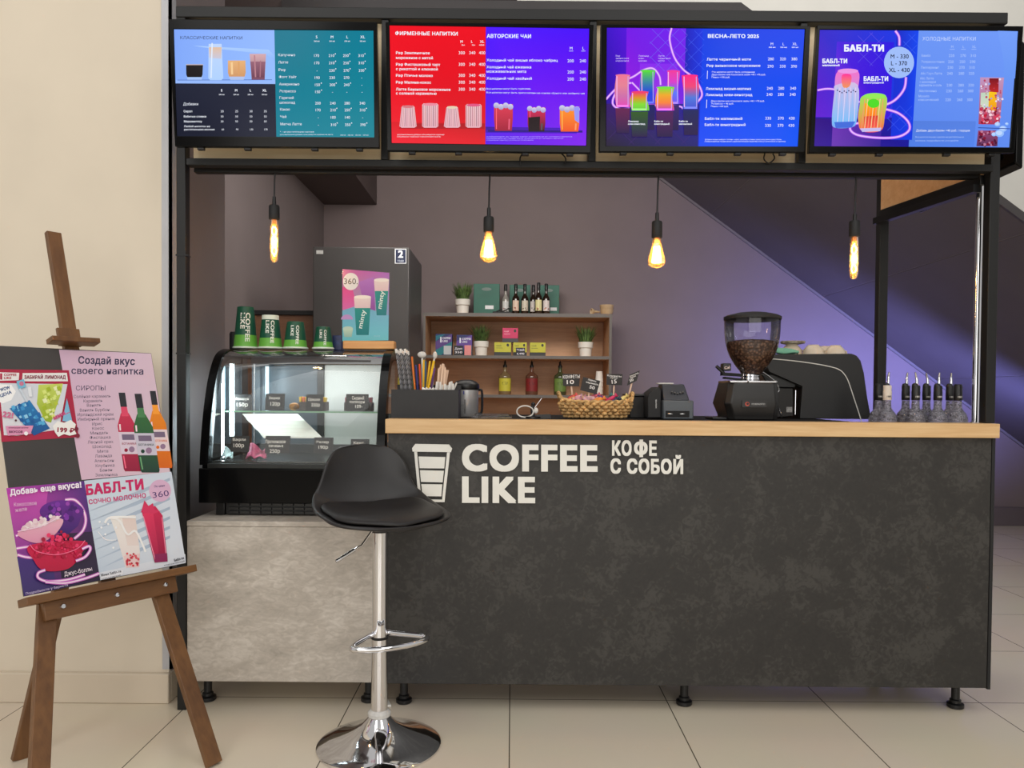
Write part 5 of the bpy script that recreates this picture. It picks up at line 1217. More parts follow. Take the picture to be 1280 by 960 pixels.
obj('braided_rim', rim, straw_m, bk)
for s in (-1, 1):
    h = MB()
    for ph in (0, PI):
        h.tube([(bx+s*(RW*.985+.012*math.sin(PI*u))+.003*math.cos(20*u+ph), YB-.05+.1*u, bz+H_+.004+.034*math.sin(PI*u)+.003*math.sin(20*u+ph)) for u in [k/40 for k in range(41)]], .0048, 7)
    obj('handle', h, straw_m, bk)
rr = random.Random(11)
cols = [((206, 70, 60), 'red'), ((214, 170, 90), 'golden'), ((220, 150, 160), 'pale pink'), ((226, 190, 196), 'pink and white'), ((196, 150, 160), 'dusty pink'), ((224, 170, 176), 'rose'), ((222, 100, 120), 'coral pink'), ((236, 130, 40), 'orange'), ((90, 60, 120), 'violet'),
        ((210, 50, 100), 'magenta'), ((196, 40, 90), 'crimson'), ((50, 60, 90), 'navy'), ((40, 140, 130), 'teal'), ((226, 196, 120), 'yellow striped')]
for i, (c, nm) in enumerate(cols):
    u = (i+.5)/len(cols); x = bx-RW*.78+2*RW*.78*u; yy = YB-.045+rr.uniform(0, .07); z = bz+H_-.004+rr.uniform(0, .012)
    ang = rr.uniform(-.9, .9); L, wd = rr.uniform(.017, .024), rr.uniform(.009, .012)
    ax = Vector((math.cos(ang), rr.uniform(-.3, .3), math.sin(ang)*.7)).normalized()
    q = Vector((0, 0, 1)).rotation_difference(ax)
    pr = [(.0095, -L-.011), (.003, -L), (wd*.8, -L*.75), (wd, 0), (wd*.8, L*.75), (.003, L), (.0095, L+.011)]
    m = MB()
    m.lathe(pr, (0, 0, 0), 12, 1, .62, cap=False)
    m.v = [q @ p_ + Vector((x, yy, z+.012)) for p_ in m.v]
    tag(obj('wrapped_sweet', m, P('foil_%d_%d_%d' % c, c, .3, 0, .25, 50), solid=.0006), '%s wrapped sweet in the wicker basket' % nm, 'sweet', 'sweets in the basket')
for i in range(16):
    x = bx+rr.uniform(-RW*.72, RW*.62); yy = YB+rr.uniform(-.075, .06); z = bz+H_-.02+rr.uniform(-.004, .006)
    tag(obj('wrapped_sweet', MB().ball((x, yy, z+.008), .015, .012, .01, 10, 7), P('foil_bed_%d' % (i % 2), ((222, 170, 176), (232, 206, 200))[i % 2], .35, 0, .35, 70)), 'small pale pink wrapped sweet in the bed of the wicker basket', 'sweet', 'bed of sweets in the basket')
c10 = lambda x, y: (690+x/9.143, 440+y/9.143)
def basket_card(qd, foot, lines, label, Y, bent=0):
    pts = [at(*c10(*p), Y) for p in qd]; f = at(*c10(*foot), Y); ctr = sum(pts, Vector())/4; bm = (pts[2]+pts[3])/2
    t = thing('price_card', label, 'price card', (f.x, Y, bz+.03), 0, 'price cards on sticks in the basket')
    obj('board', MB().prism([p+Vector((0, .0, 0)) for p in pts], (0, .003, 0)), P('chalkboard', (44, 42, 42)), t)
    obj('stick', MB().bar(f+Vector((0, .006, -.02)), bm.lerp(ctr, .5)+Vector((0, .006, 0)), .006, .0025), peach, t, label='pale wooden stick')
    cv = Canvas(lambda x, y, h: at(*c10(x, y), Y)-Vector((0, .0006+h, 0)))
    for tx, x0, y0, h, x1, y1 in lines: cv.text(tx, x0, y0, h, (232, 230, 228), x1=x1, y1=y1, bold=.02)
    cv.build('chalk_lettering', PRINT, t)
basket_card([(120, 250), (322, 252), (310, 392), (128, 388)], (238, 500), [('КОНФЕТЫ', 124, 304, 34, 318, 296), ('10', 168, 366, 44, 252, 364)], 'dark price card reading КОНФЕТЫ 10 in the basket', 3.02)
basket_card([(356, 285), (552, 330), (508, 482), (322, 436)], (420, 500), [('Леденец', 410, 322, 18, 504, 344), ('карамель', 388, 350, 18, 530, 384), ('50', 424, 412, 34, 484, 430)], 'tilted dark price card second from the left in the basket', 3.0)
basket_card([(624, 250), (806, 252), (800, 380), (622, 376)], (704, 505), [('Конфеты', 630, 276, 18, 792, 290), ('ирис', 664, 300, 14, 750, 304), ('15', 684, 362, 42, 740, 356)], 'dark grey price card third from the left in the basket', 3.05)
basket_card([(888, 258), (1004, 210), (968, 330), (858, 384)], (882, 430), [('Шоколад', 890, 286, 14, 990, 244), ('мини', 896, 306, 16, 958, 278), ('20', 890, 344, 26, 934, 326)], 'small black price card leaning at the right end of the basket', 3.02)
# cash drawer and receipt printer
x0, x1 = XA(786, 3.12, 505), XA(808.5, 3.12, 505)
t = thing('cash_box', 'low black box between the wicker basket and the receipt printer', 'box', ((x0+x1)/2, 3.12, TOPZ))
hb = ZA(491, 3.12)-TOPZ
obj('body', MB().box(x0, x1, 3.1, 3.3, TOPZ, TOPZ+hb-.012), matt_black, t, bevel=.004); obj('lid', MB().box(x0-.002, x1-.001, 3.097, 3.303, TOPZ+hb-.0115, TOPZ+hb), black_plastic, t, bevel=.004)
c11 = lambda x, y: (780+x/4.267, 370+y/4.267)
YQ = 2.98
pr_ = thing('receipt_printer', 'dark grey receipt printer on the ledge left of the coffee grinder', 'printer', (XA(845, YQ, 515), YQ, TOPZ))
q = lambda x, y, Y=YQ: Vector((at(*c11(x, y), Y).x, Y, max(TOPZ, at(*c11(x, y), Y).z)))
m = MB().prism([Vector((p.x, YQ+.03, p.z)) for p in (q(132, 652), q(208, 652), q(208, 500), q(190, 482), q(165, 500), (q(140, 520)), q(132, 545))], (0, .14, 0))
obj('side_housing', m, matt_black, pr_, bevel=.004)
gq = P('slate_grey_plastic', (82, 88, 94), .4, 0, .03, 20)
obj('body', MB().box(q(209, 600).x, q(372, 600).x, YQ, YQ+.16, TOPZ, q(300, 557).z), gq, pr_, bevel=.005, label='slate grey body')
a, b, c, d = q(212, 557), q(352, 557), q(336, 470), q(216, 470)
cover_m = P('dusky_blue_plastic', (50, 52, 60), .3)
obj('paper_cover', MB().add([(a.x, YQ+.005, a.z), (b.x, YQ+.005, b.z), (c.x, YQ+.05, c.z), (d.x, YQ+.05, d.z), (a.x, YQ+.15, a.z), (b.x, YQ+.15, b.z), (c.x, YQ+.13, c.z), (d.x, YQ+.13, d.z)], [(0, 1, 2, 3), (1, 5, 6, 2), (5, 4, 7, 6), (4, 0, 3, 7), (3, 2, 6, 7), (4, 5, 1, 0)]), cover_m, pr_, bevel=.004, label='sloped black paper cover')
m = MB()
for k in range(5): p = q(262+k*15, 520-abs(k-2)*4); m.ball((p.x, YQ+.02, p.z), .004, .006, .004, 8, 6)
obj('indicator_dots', m, P('grey_dots', (96, 98, 100), .4), pr_)
obj('front_slot', MB().box(q(222, 640).x, q(348, 640).x, YQ-.002, YQ-.0002, q(222, 646).z, q(222, 612).z), black_gloss, pr_, label='glossy front slot')
m = MB()
for xx in (245, 310): p = q(xx, 630); m.ball((p.x, YQ-.004, p.z), .012, .004, .004, 10, 6)
obj('shiny_rollers', m, steel, pr_)
obj('paper', MB().box(q(200, 468).x, q(284, 468).x, YQ+.06, YQ+.12, q(216, 469).z+.0005, q(216, 462).z), white_plastic, pr_, bevel=.002, label='white paper roll edge')
cv = Canvas(lambda x, y, h: q(x, y)+Vector((0, .0295-h, 0))); cv.text('XPRINTER', 182, 600, 6, (214, 214, 214), x1=182.01, y1=552, bold=.03, vert=(-1, 0)); cv.build('maker_lettering', PRINT, pr_)

# ------------------------------------------------------------------ coffee grinder
YG = 3.06; gx = XA(939.7, YG, 450); s = YG/FPX
c12 = lambda x, y: (880+x/6.4, 380+y/6.4)
zg = lambda y: ZA(380+y/6.4, YG, 940)
gd = thing('coffee_grinder', 'black coffee grinder with clear hopper half full of beans', 'grinder', (gx, YG, TOPZ))
bodx0, bodx1 = XA(903.5, YG, 500), XA(964, YG, 500); xl = XA(898, YG, 500); zt_, zm_ = zg(645), zg(795)
m = MB()
def octa(z, x0, x1, y0, y1, ch=.02): return [Vector(p) for p in ((x0+ch, y0, z), (x1-ch, y0, z), (x1, y0+ch, z), (x1, y1-ch, z), (x1-ch, y1, z), (x0+ch, y1, z), (x0, y1-ch, z), (x0, y0+ch, z))]
rings = [octa(TOPZ+.0005, bodx0, bodx1, YG-.09, YG+.1), octa(zg(890), bodx0, bodx1, YG-.092, YG+.1), octa(zm_, xl, bodx1+.003, YG-.105, YG+.11), octa(zt_+.004, bodx0+.001, bodx1, YG-.09, YG+.1), octa(zt_+.008, bodx0+.006, bodx1-.006, YG-.084, YG+.094)]
b0 = len(m.v); V = [p for r_ in rings for p in r_]; F = []
for i in range(4):
    for k in range(8): F.append((i*8+k, i*8+(k+1) % 8, (i+1)*8+(k+1) % 8, (i+1)*8+k))
F += [tuple(range(8))[::-1], tuple(range(32, 40))]
m.add(V, F); obj('body', m, P('satin_black_enamel', (28, 27, 27), .38, 0, .05, 20), gd, bevel=.004)
bx0 = XA(893, YG-.1, 523)
obj('base_tray', MB().box(bx0, bodx0-.001, YG-.07, YG+.05, TOPZ+.0005, TOPZ+.01), black_plastic, gd, bevel=.003)
obj('collar_plate', MB().box(XA(904.5, YG, 478), XA(961, YG, 478), YG-.09, YG+.08, zg(634), zg(616)), steel, gd, bevel=.002, label='bright steel collar plate')
obj('collar_screw', MB().cyl((XA(935, YG-.09, 478), YG-.094, zg(625)), (XA(935, YG-.09, 478), YG-.0902, zg(625)), .0028, 10), matt_black, gd)
ncx = XA(937.8, YG, 470)
obj('neck_ring', MB().lathe([(11*s, zg(615)), (12*s, zg(600)), (11.2*s, zg(590)), (12*s, zg(575)), (11*s, zg(562))], (ncx, YG, 0), 28), chrome, gd, label='ribbed steel neck ring')
hp = [(12.3, 560), (16, 525), (19.5, 497), (26, 430), (30, 365), (32, 310), (33.4, 240), (34, 130)]
hop = [(p.x, p.y) for p in spline([(r_*s, zg(y), 0) for r_, y in hp], 4)]
obj('hopper', MB().lathe(hop, (gx, YG, 0), 36, cap=False), thin_glass('hopper_plastic', (.93, .93, .95), .9), gd, label='clear plastic hopper')
bm = [(r_-.0025, z) for r_, z in hop if z < zg(312)]
def bean_mat():
    m_, nt, b_, out = nodes('roasted_beans'); N, L = nt.nodes.new, nt.links.new
    tc = N('ShaderNodeTexCoord'); vo = N('ShaderNodeTexVoronoi'); vo.inputs['Scale'].default_value = 95
    rp = N('ShaderNodeValToRGB'); rp.color_ramp.elements[0].color = lin((176, 134, 106))+(1,); rp.color_ramp.elements[1].color = lin((74, 48, 36))+(1,); rp.color_ramp.elements[1].position = .62
    bp = N('ShaderNodeBump'); bp.inputs['Strength'].default_value = .8; bp.inputs['Distance'].default_value = .004; bp.invert = True
    L(tc.outputs['Object'], vo.inputs['Vector']); L(vo.outputs['Distance'], rp.inputs[0]); L(rp.outputs[0], b_.inputs['Base Color']); L(vo.outputs['Distance'], bp.inputs['Height']); L(bp.outputs[0], b_.inputs['Normal'])
    b_.inputs['Roughness'].default_value = .4; return m_
top_r = bm[-1][0]
m = MB().lathe(bm, (gx, YG, 0), 36, cap=False)
m.lathe([(top_r, bm[-1][1]), (top_r*.97, zg(304)), (top_r*.6, zg(290)), (top_r*.25, zg(284)), (.0005, zg(283))], (gx, YG, 0), 36, cap=False)
o = obj('coffee_beans', m, bean_mat(), gd, label='brown roasted coffee beans'); o['kind'] = 'stuff'
obj('hopper_lid', MB().lathe([(33.5*s, zg(132)), (34.8*s, zg(126)), (34.8*s, zg(104)), (31*s, zg(92)), (18*s, zg(72)), (.0005, zg(67))], (gx, YG, 0), 36), matt_black, gd, label='black domed lid')
lp = [at(*c12(300, 772), YG-.1), at(*c12(496, 826), YG-.1)]
pl = obj('name_plate', MB().box(lp[0].x, lp[1].x, YG-.1085, YG-.106, lp[1].z, lp[0].z), P('plate_dark', (34, 32, 32), .3), gd)
cv = Canvas(plane_map((0, YG-.1087, 0), (0, -1, 0), 6.4, 880, 380))
cv.disc(346, 800, 17, (196, 76, 58)); cv.disc(349, 798, 10, (34, 32, 32)); cv.text('FIORENZATO', 382, 807, 13, (206, 206, 204), x1=488, bold=.01); cv.build('plate_print', PRINT, pl)
pz = lambda x, y, Y=YG: at(*c12(x, y), Y)
obj('grind_lever', MB().tube([pz(98, 497, YG-.05), pz(150, 545, YG-.05), pz(160, 560, YG-.05)], .0065, 10), black_plastic, gd)
obj('fork_arm', MB().bar(pz(140, 560, YG-.05), pz(300, 570, YG-.03), .012, .02).bar(pz(160, 590, YG-.05), pz(300, 605, YG-.03), .008, .02), black_plastic, gd)
a, b = pz(152, 535, YG-.06), pz(218, 474, YG-.06)
dsp = obj('display_block', MB().box(a.x, b.x, YG-.06, YG-.02, a.z, b.z), black_plastic, gd, bevel=.003)
cv = Canvas(plane_map((0, YG-.0605, 0), (0, -1, 0), 6.4, 880, 380)); cv.text('Cal', 165, 522, 20, (226, 200, 190), x1=208, y1=514, bold=.02); cv.build('display_print', PRINT, dsp)

# ------------------------------------------------------------------ espresso machine and cups on it
YE = 3.19
em = thing('espresso_machine', 'black espresso machine with a thin white side line behind the grinder', 'coffee machine', (XA(1030, YE, 500), YE, TOPZ))
side_o = [(956, 443), (1064, 442), (1071, 444.5), (1076, 451), (1080, 466), (1084, 495), (1089, 530), (1000, 530), (1003, 483), (962, 465), (956, 452)]
P3 = [at(x, y, YE) for x, y in side_o]
for p in P3: p.z = max(p.z, TOPZ+.0006)
mbk = P('satin_machine_black', (30, 30, 31), .45, 0, .04, 20)
obj('side_panel', MB().prism(P3, (0, .02, 0)), mbk, em, bevel=.002, smooth=False)
inner = [at(x, y, YE) for x, y in ((958, 448), (1063, 447), (1071, 452), (1076, 466), (1081, 495), (1085, 530), (1003, 530), (1006, 485), (965, 467), (958, 456))]
for p in inner: p.z = max(p.z, TOPZ+.0006); p.y += .0205
inner[0].z = inner[1].z = max(inner[0].z, inner[1].z)
obj('housing', MB().prism(inner, (0, .235, 0)), matt_black, em, smooth=False)
P4 = [p+Vector((0, .256, 0)) for p in P3]
obj('side_panel', MB().prism(P4, (0, .02, 0)), mbk, em, bevel=.002, smooth=False)
ln = [at(x, y, YE-.0006) for x, y in ((958, 448), (991, 451), (1020, 455), (1040, 459), (1049.5, 462.5), (1055, 467.5), (1060, 476), (1067, 496.5), (1074, 518), (1077, 528))]
m = MB()
m.tube([p+Vector((0, -.0008, 0)) for p in spline(ln, 5)], .0022, 6)
obj('white_line', m, white_plastic, em, label='thin white trim line')
gp = [pz(534, 665, YE), pz(736, 672, YE), pz(738, 900, YE), pz(534, 925, YE)]
for p in gp: p.z = max(p.z, TOPZ+.0006)
obj('group_panel', MB().prism([p+Vector((0, .03, 0)) for p in gp], (0, .1, 0)), P('dark_bronze_black', (30, 27, 26), .35, .2, .06, 20), em, bevel=.003, smooth=False)
obj('group_head', MB().prism([p+Vector((0, .02, 0)) for p in (pz(470, 560, YE), pz(560, 560, YE), pz(750, 640, YE), pz(745, 672, YE), pz(590, 668, YE), pz(520, 640, YE))], (0, .12, 0)), black_plastic, em, bevel=.004, smooth=False)
obj('chrome_edge', MB().tube([pz(734, 690, YE+.02), pz(732, 780, YE+.02), pz(730, 885, YE+.02)], .002, 8), chrome, em)
obj('steam_lever', MB().tube([pz(462, 540, YE-.01), pz(520, 580, YE-.01), pz(572, 622, YE-.01)], .0035, 8).tube(spline([pz(572, 622, YE-.01), pz(592, 660, YE-.01), pz(600, 690, YE-.01), pz(588, 712, YE-.01)], 5), .0028, 8).ball(pz(573, 625, YE-.01), .009, .009, .009, 12, 8), steel, em, label='bright steel lever')
obj('steam_wand', MB().tube([pz(532, 715, YE-.012), pz(560, 750, YE-.012), pz(625, 905, YE-.012)], .0042, 8), chrome, em, label='chrome steam wand')
a, b = pz(660, 866, YE+.028), pz(706, 824, YE+.028)
obj('rating_sticker', MB().box(a.x, b.x, YE+.0285, YE+.0298, a.z, b.z).box(a.x+.004, b.x-.004, YE+.028, YE+.0284, a.z+.006, a.z+.009), P('grey_sticker', (150, 148, 146), .5, 0, .2, 200), em)
deck = inner[0].z
def cup_up(px, Y, r_, h, label, y_=None, dz=0):
    x = XA(px, Y, 440); z = deck+.0005+dz
    t = thing('coffee_cup', label, 'cup', (x, Y, z), 0, 'cream cups on the espresso machine')
    cm = P('cream_glaze', (222, 208, 188), .35, 0, .03, 12)
    obj('bowl', MB().lathe([(r_-.003, 0), (r_, .001), (r_*.99, h*.3), (r_*.86, h*.7), (r_*.62, h*.95), (r_*.55, h)], (x, Y, z), 28), cm, t)
    obj('foot_ring', MB().lathe([(r_*.5, h+.0002), (r_*.52, h+.004), (r_*.44, h+.004), (r_*.42, h+.001)], (x, Y, z), 28), cm, t)
    obj('handle', MB().tube(spline([(x+r_*.9, Y+.01, z+h*.6), (x+r_*1.25, Y+.02, z+h*.62), (x+r_*1.3, Y+.02, z+h*.3), (x+r_*.97, Y+.01, z+h*.22)], 5), .004, 8), cm, t)
cup_up(989.5, YE+.13, .046, .056, 'upturned cream coffee cup under the patterned saucer')
cup_up(1016.5, YE+.08, .045, .052, 'upturned cream coffee cup in the middle of the machine top')
cup_up(1044, YE+.1, .043, .052, 'upturned cream coffee cup at the right end of the machine top')
cup_up(1031, YE+.19, .042, .054, 'upturned cream coffee cup behind the two front ones')
x = XA(991, YE+.13, 430)
tag(obj('saucer', MB().lathe([(.03, 0), (.05, .004), (.052, .012), (.048, .014), (.03, .008), (.0004, .008)], (x, YE+.13, deck+.0612), 28), P('speckled_saucer', (150, 140, 128), .4, 0, .5, 90)), 'black and cream patterned saucer on top of an upturned cup', 'saucer')
x0, x1 = XA(957, YE+.05, 440), XA(996, YE+.05, 440)
tag(obj('folded_cloth', MB().grid(lambda u, v: Vector((x0+(x1-x0)*u, YE+.03+.05*v, deck+.014+.026*(1-u*.5)*(1-(2*v-1)**4*.8)+.003*math.sin(u*9+v*5))), 16, 12), P('mint_cloth', (126, 190, 164), .8, 0, .05, 50), solid=.012), 'mint green folded cloth on the machine top beside the hopper', 'cloth')

# ------------------------------------------------------------------ syrup bottles with steel pourers at the right end
BZ = .8885
emb = P('embossed_glass', (176, 174, 188), .06, 0, .42, 150, bump=.9, trans=.72)  # speckled colour stands for sparkle on the embossed dots
def bar_bottle(px, Y, liq, label, spout=True, labc=(20, 20, 21), pale=False):
    x = XA(px, Y, 490); zt = ZA(482, Y, 1150); zc = ZA(500.5, Y, 1150); zn = ZA(511.5, Y, 1150)
    t = thing('syrup_bottle', label, 'bottle', (x, Y, BZ), 0, 'bottles with pourers at the right end of the counter')
    r_ = .036
    obj('glass_body', MB().lathe([(.03, BZ), (r_, BZ+.004), (r_, zn-.055), (r_*.97, zn-.035), (r_*.8, zn-.016), (r_*.52, zn-.004), (.0145, zn+.004), (.0132, zc-.001)], (x, Y, 0), 26, cap=False), emb, t, label='embossed glass body')
    if liq: obj('syrup', MB().lathe([(.028, BZ+.003), (r_-.004, BZ+.006), (r_-.004, zn-.056), (r_*.86, zn-.036), (r_*.66, zn-.022), (.0005, zn-.0215)], (x, Y, 0), 22), P('syrup_%d_%d' % liq[:2], liq, .15), t, label='dark syrup')
    c = obj('neck_sleeve', MB().lathe([(.0145, zc), (.0152, zc+.001), (.0152, zt-.022), (.0142, zt-.02), (.0148, zt-.004), (.0138, zt), (.004, zt)], (x, Y, 0), 22), P('sleeve_pale', (216, 204, 190), .5) if pale else black_plastic, t, label='pale neck label' if pale else 'black neck sleeve')
    cv = Canvas(lambda u, v, h: Vector((x+(.0154+h)*math.cos(-PI/2+u/.0154), Y+(.0154+h)*math.sin(-PI/2+u/.0154), zc+v)))
    cv.text('1883', -.008, .011, -.006, (60, 56, 52) if pale else (200, 198, 192), x1=.010, y1=.011, bold=.03); cv.build('sleeve_print', PRINT, t)
    if spout:
        obj('pourer_collar', MB().lathe([(.011, zt+.0002), (.0105, zt+.004), (.007, zt+.008), (.004, zt+.009)], (x-.003, Y, 0), 16), black_plastic, t)
        ln_ = rr.uniform(-.006, .004)
        obj('steel_spout', MB().tube(spline([(x+.002, Y, zt), (x+.003, Y, zt+.018), (x+.002+ln_*.4, Y, zt+.034), (x+ln_, Y-.004, zt+.05)], 5), lambda u: .0062-.0036*u, 10), chrome, t, label='steel pourer spout')
    else:
        obj('cap', MB().lathe([(.0135, zt+.0002), (.0135, zt+.004), (.011, zt+.006), (.0005, zt+.006)], (x, Y, 0), 20), black_plastic, t)
rr = random.Random(2)
bar_bottle(1098.6, 2.985, None, 'clear syrup bottle with plain black cap, leftmost of the pourer bottles', False)
bar_bottle(1109.2, 2.906, None, 'syrup bottle with pale neck label at the rear post foot', True, pale=True)
bar_bottle(1132.3, 2.985, (70, 34, 22), 'brown syrup bottle with pourer, right of the pale labelled one')
bar_bottle(1144.8, 2.906, (62, 40, 24), 'dark amber syrup bottle with pourer, left of the darkest one')
bar_bottle(1158.3, 2.985, (26, 20, 20), 'darkest, nearly black syrup bottle with pourer')
bar_bottle(1172.5, 2.906, None, 'clear syrup bottle with pourer, right of the darkest one')
bar_bottle(1187.6, 2.985, None, 'clear syrup bottle with curved pourer, second from the chrome tube')
bar_bottle(1197.5, 2.906, None, 'clear syrup bottle with plain black cap beside the chrome tube', False)

# ------------------------------------------------------------------ bar stool
sp = on_floor(474, 931.5); sx_, sy_ = sp.x, sp.y; S_ = FPX/sy_
bs = thing('bar_stool', 'black bucket seat bar stool on a chrome column and round foot', 'stool', (sx_, sy_, 0), 0)
rb = 77.5/S_
obj('foot_plate', MB().lathe([(rb*.985, 0), (rb, .003), (rb, .007), (rb*.97, .011), (rb*.8, .022), (rb*.6, .036), (rb*.42, .053), (rb*.28, .072), (rb*.2, .09), (rb*.17, .098)], (sx_, sy_, 0), 64), chrome, bs, label='chrome trumpet foot')
zcol = ZA(665, sy_, 474)
obj('collar', MB().lathe([(.034, .098), (.038, .102), (.038, .112), (.033, .118), (.028, .122)], (sx_, sy_, 0), 32), P('clear_plastic_collar', (206, 204, 200), .2, 0, .05, 60), bs, label='clear plastic collar')
zft = ZA(792, sy_, 478)
obj('column', MB().lathe([(.027, .1225), (.027, zft-.012)], (sx_, sy_, 0), 36).lathe([(.0248, zft-.0118), (.0248, zcol)], (sx_, sy_, 0), 36), chrome, bs, label='chrome column')
obj('column_ring', MB().lathe([(.0275, zft-.016), (.0285, zft-.013), (.0285, zft-.010), (.0255, zft-.008)], (sx_, sy_, 0), 32, cap=False), black_plastic, bs)
fa = R(28); Fd = Vector((math.sin(fa), -math.cos(fa), 0)); Ld = Vector((math.cos(fa), math.sin(fa), 0)); O_ = Vector((sx_, sy_, 0))
def sp3(d, l, z): return O_+Fd*d+Ld*l+Vector((0, 0, z))
loop = spline([sp3(0, -.026, zft), sp3(.04, -.07, zft), sp3(.085, -.115, zft), sp3(.115, -.122, zft), sp3(.138, -.09, zft), sp3(.152, -.045, zft), sp3(.156, 0, zft), sp3(.152, .045, zft), sp3(.138, .09, zft), sp3(.115, .122, zft), sp3(.085, .115, zft), sp3(.04, .07, zft), sp3(0, .026, zft)], 8)
obj('footrest', MB().tube(loop, .0095, 12), chrome, bs, label='chrome footrest loop')
lv = [at(466, 662, sy_-.02), at(452, 682, sy_-.05), at(447, 684.5, sy_-.055), at(420, 702, sy_-.1)]
obj('lift_lever', MB().tube([sp3(0, -.02, zcol-.004)]+lv, .0035, 8).tube([lv[2].lerp(lv[3], .15), lv[3]], .0062, 10), chrome, bs, label='chrome lift lever')
zse = ZA(652, sy_, 474)
cen = spline([(.09, -.010, .206), (-.02, -.013, .212), (-.09, -.006, .203), (-.142, .022, .184), (-.172, .082, .162), (-.190, .152, .146), (-.204, .226, .132)], 10)
def shell(s, t):
    if s < .3:
        ph = s/.3*PI/2; d, z, wd = .09+.118*math.cos(ph), -.010-.006*math.cos(ph)**2, .206*math.sin(ph)**.8
    else:
        q_ = (s-.3)/.7*(len(cen)-1); i = min(int(q_), len(cen)-2); c = cen[i].lerp(cen[i+1], q_-i); d, z, wd = c
        k = max(0, (s-.8)/.2); wd *= max(0, 1-k**3.4)**(1/2.6)
    sm = min(max((s-.12)/.5, 0), 1); sm = sm*sm*(3-2*sm)
    bk_ = min(max((s-.62)/.3, 0), 1)
    e = abs(t)**2.6
    return d+e*.05*bk_*(1-max(0, (s-.8)/.2)**2), t*wd, z+e*(.012+.038*sm)*(1-bk_)**1.2
def shell_w(s, t, off=0.0):
    d, l, z = shell(s, t)
    if off:
        e = 1e-3
        def v3(s_, t_): return Vector(shell(min(max(s_, 0), 1), min(max(t_, -1), 1)))
        n = (v3(s+e, t)-v3(s-e, t)).cross(v3(s, t+e)-v3(s, t-e))
        if n.length > 1e-12:
            n.normalize()
            if n.z < 0 and s < .7 or (s >= .7 and n.x < 0): n = -n
            d, l, z = d+n.x*off, l+n.y*off, z+n.z*off
    return sp3(d, l, zse+.02+z)
stoolm = P('black_stool_plastic', (32, 30, 31), .42, 0, .03, 30)
obj('seat_shell', MB().grid(lambda u, v: shell_w(u, 2*v-1), 44, 30), stoolm, bs, solid=.011, sub=1, bevel=0, weld=.0004)
obj('seat_cushion', MB().grid(lambda u, v: shell_w(.035+.6*u, (2*v-1)*.9*math.sqrt(max(0, 1-(2*u-1)**6)), .012+.012*math.sqrt(max(0, (1-(2*u-1)**4)*(1-(2*v-1)**4)))), 28, 22), P('black_leatherette', (24, 22, 23), .5, 0, .05, 60, bump=.05), bs, solid=.012, sub=1, label='black padded cushion')
obj('seat_bracket', MB().lathe([(.05, zse-.012), (.085, zse-.006), (.085, zse+.001), (.025, zse+.001)], (sx_, sy_, 0), 28).lathe([(.03, zcol+.0005), (.045, zse-.0125)], (sx_, sy_, 0), 24), black_plastic, bs)

# ------------------------------------------------------------------ easel and its board of posters
EP0, EP1 = at(30, 746, 2.145), at(232, 704.5, 2.55)
ed_ = (EP1-EP0); ed_.z = 0; EW = ed_.length; ed_.normalize()
en = Vector((ed_.y, -ed_.x, 0)); 
if en.y > 0: en = -en
lam = math.atan(.313); eu = Vector((0, 0, math.cos(lam)))-en*math.sin(lam); EN = ed_.cross(eu).normalized()
if EN.y > 0: EN = -EN
EZ = (EP0.z+EP1.z)/2; EO = Vector(((EP0.x+EP1.x)/2, (EP0.y+EP1.y)/2, EZ))       # middle of the board's lower edge
def E(a, b, n=0): return EO+ed_*a+eu*b+EN*n            # along, up the slope, out of the face
ez = thing('easel', 'brown stained wooden easel standing in front of the beige wall', 'easel', (EO.x, EO.y, 0))
def to_floor(p, d): return p+d*(-p.z/d.z)
hw = EW/2
led_ = lambda px, py, n: on_plane(px, py, EO+EN*n, EN)
obj('ledge', MB().obox(E(0, -.0195, .012), ed_*(hw+.012), EN*.03, eu*.0115), easel_rail, ez, bevel=.002)
obj('cross_bar', MB().obox(E(-.005, -.0565, .004), ed_*(hw-.045), EN*.011, eu*.026), easel_rail, ez, bevel=.002)
for a in (-hw+.09, 0, hw-.09):
    obj('bolt', MB().lathe([(.0005, .006), (.006, .005), (.0085, .001), (.0085, 0)], E(a, -.052, .0152), 16, ax=EN), chrome, ez, label='round chrome bolt')
for sgn, px, py in ((1, 268, 957), (-1, 44, 1060)):
    top = E(sgn*(hw-.1) if sgn > 0 else -(hw-.065), -.03, -.02); f = on_floor(px, py)
    f0 = f; d = (top-f0).normalized()
    obj('front_leg', MB().bar(f0+d*.004, top, .05, .021, EN), easel_wood, ez, bevel=.002)
rl = on_floor(24, 949); rt = led_(132, 500, -.035)
obj('rear_leg', MB().bar(rl, rt, .045, .021, EN), easel_wood, ez, bevel=.002)
mt = led_(66, 291, -.03)
mb_ = E(.0, -.03, -.03)
obj('mast', MB().bar(mb_, mt, .046, .02, EN), easel_wood, ez, bevel=.002)
k0, k1 = led_(60, 431, .0), led_(120, 434, .0)
kc = (k0+k1)/2+eu*.012
obj('top_clamp', MB().obox(kc+EN*.012, (k1-k0)/2, EN*.022, eu*.008).obox(kc-EN*.0145+eu*.022, (k1-k0).normalized()*.035, EN*.006, eu*.03), easel_wood, ez, bevel=.002, label='wooden top clamp')
db = thing('display_board', 'dark board with four drink posters resting on the wooden easel', 'board', (EO.x, EO.y, EZ))
bq = [led_(*p, 0) for p in ((-13, 431.5), (189, 441.5), (232, 704), (30, 745.5))]
obj('panel', MB().prism([p-EN*.006 for p in bq], EN*.0058), P('dark_chalk_panel', (62, 59, 58), .55, 0, .06, 6), db, smooth=False)
def c5p(n): return plane_map(EO+EN*n, EN, 2.824, 0, 420)
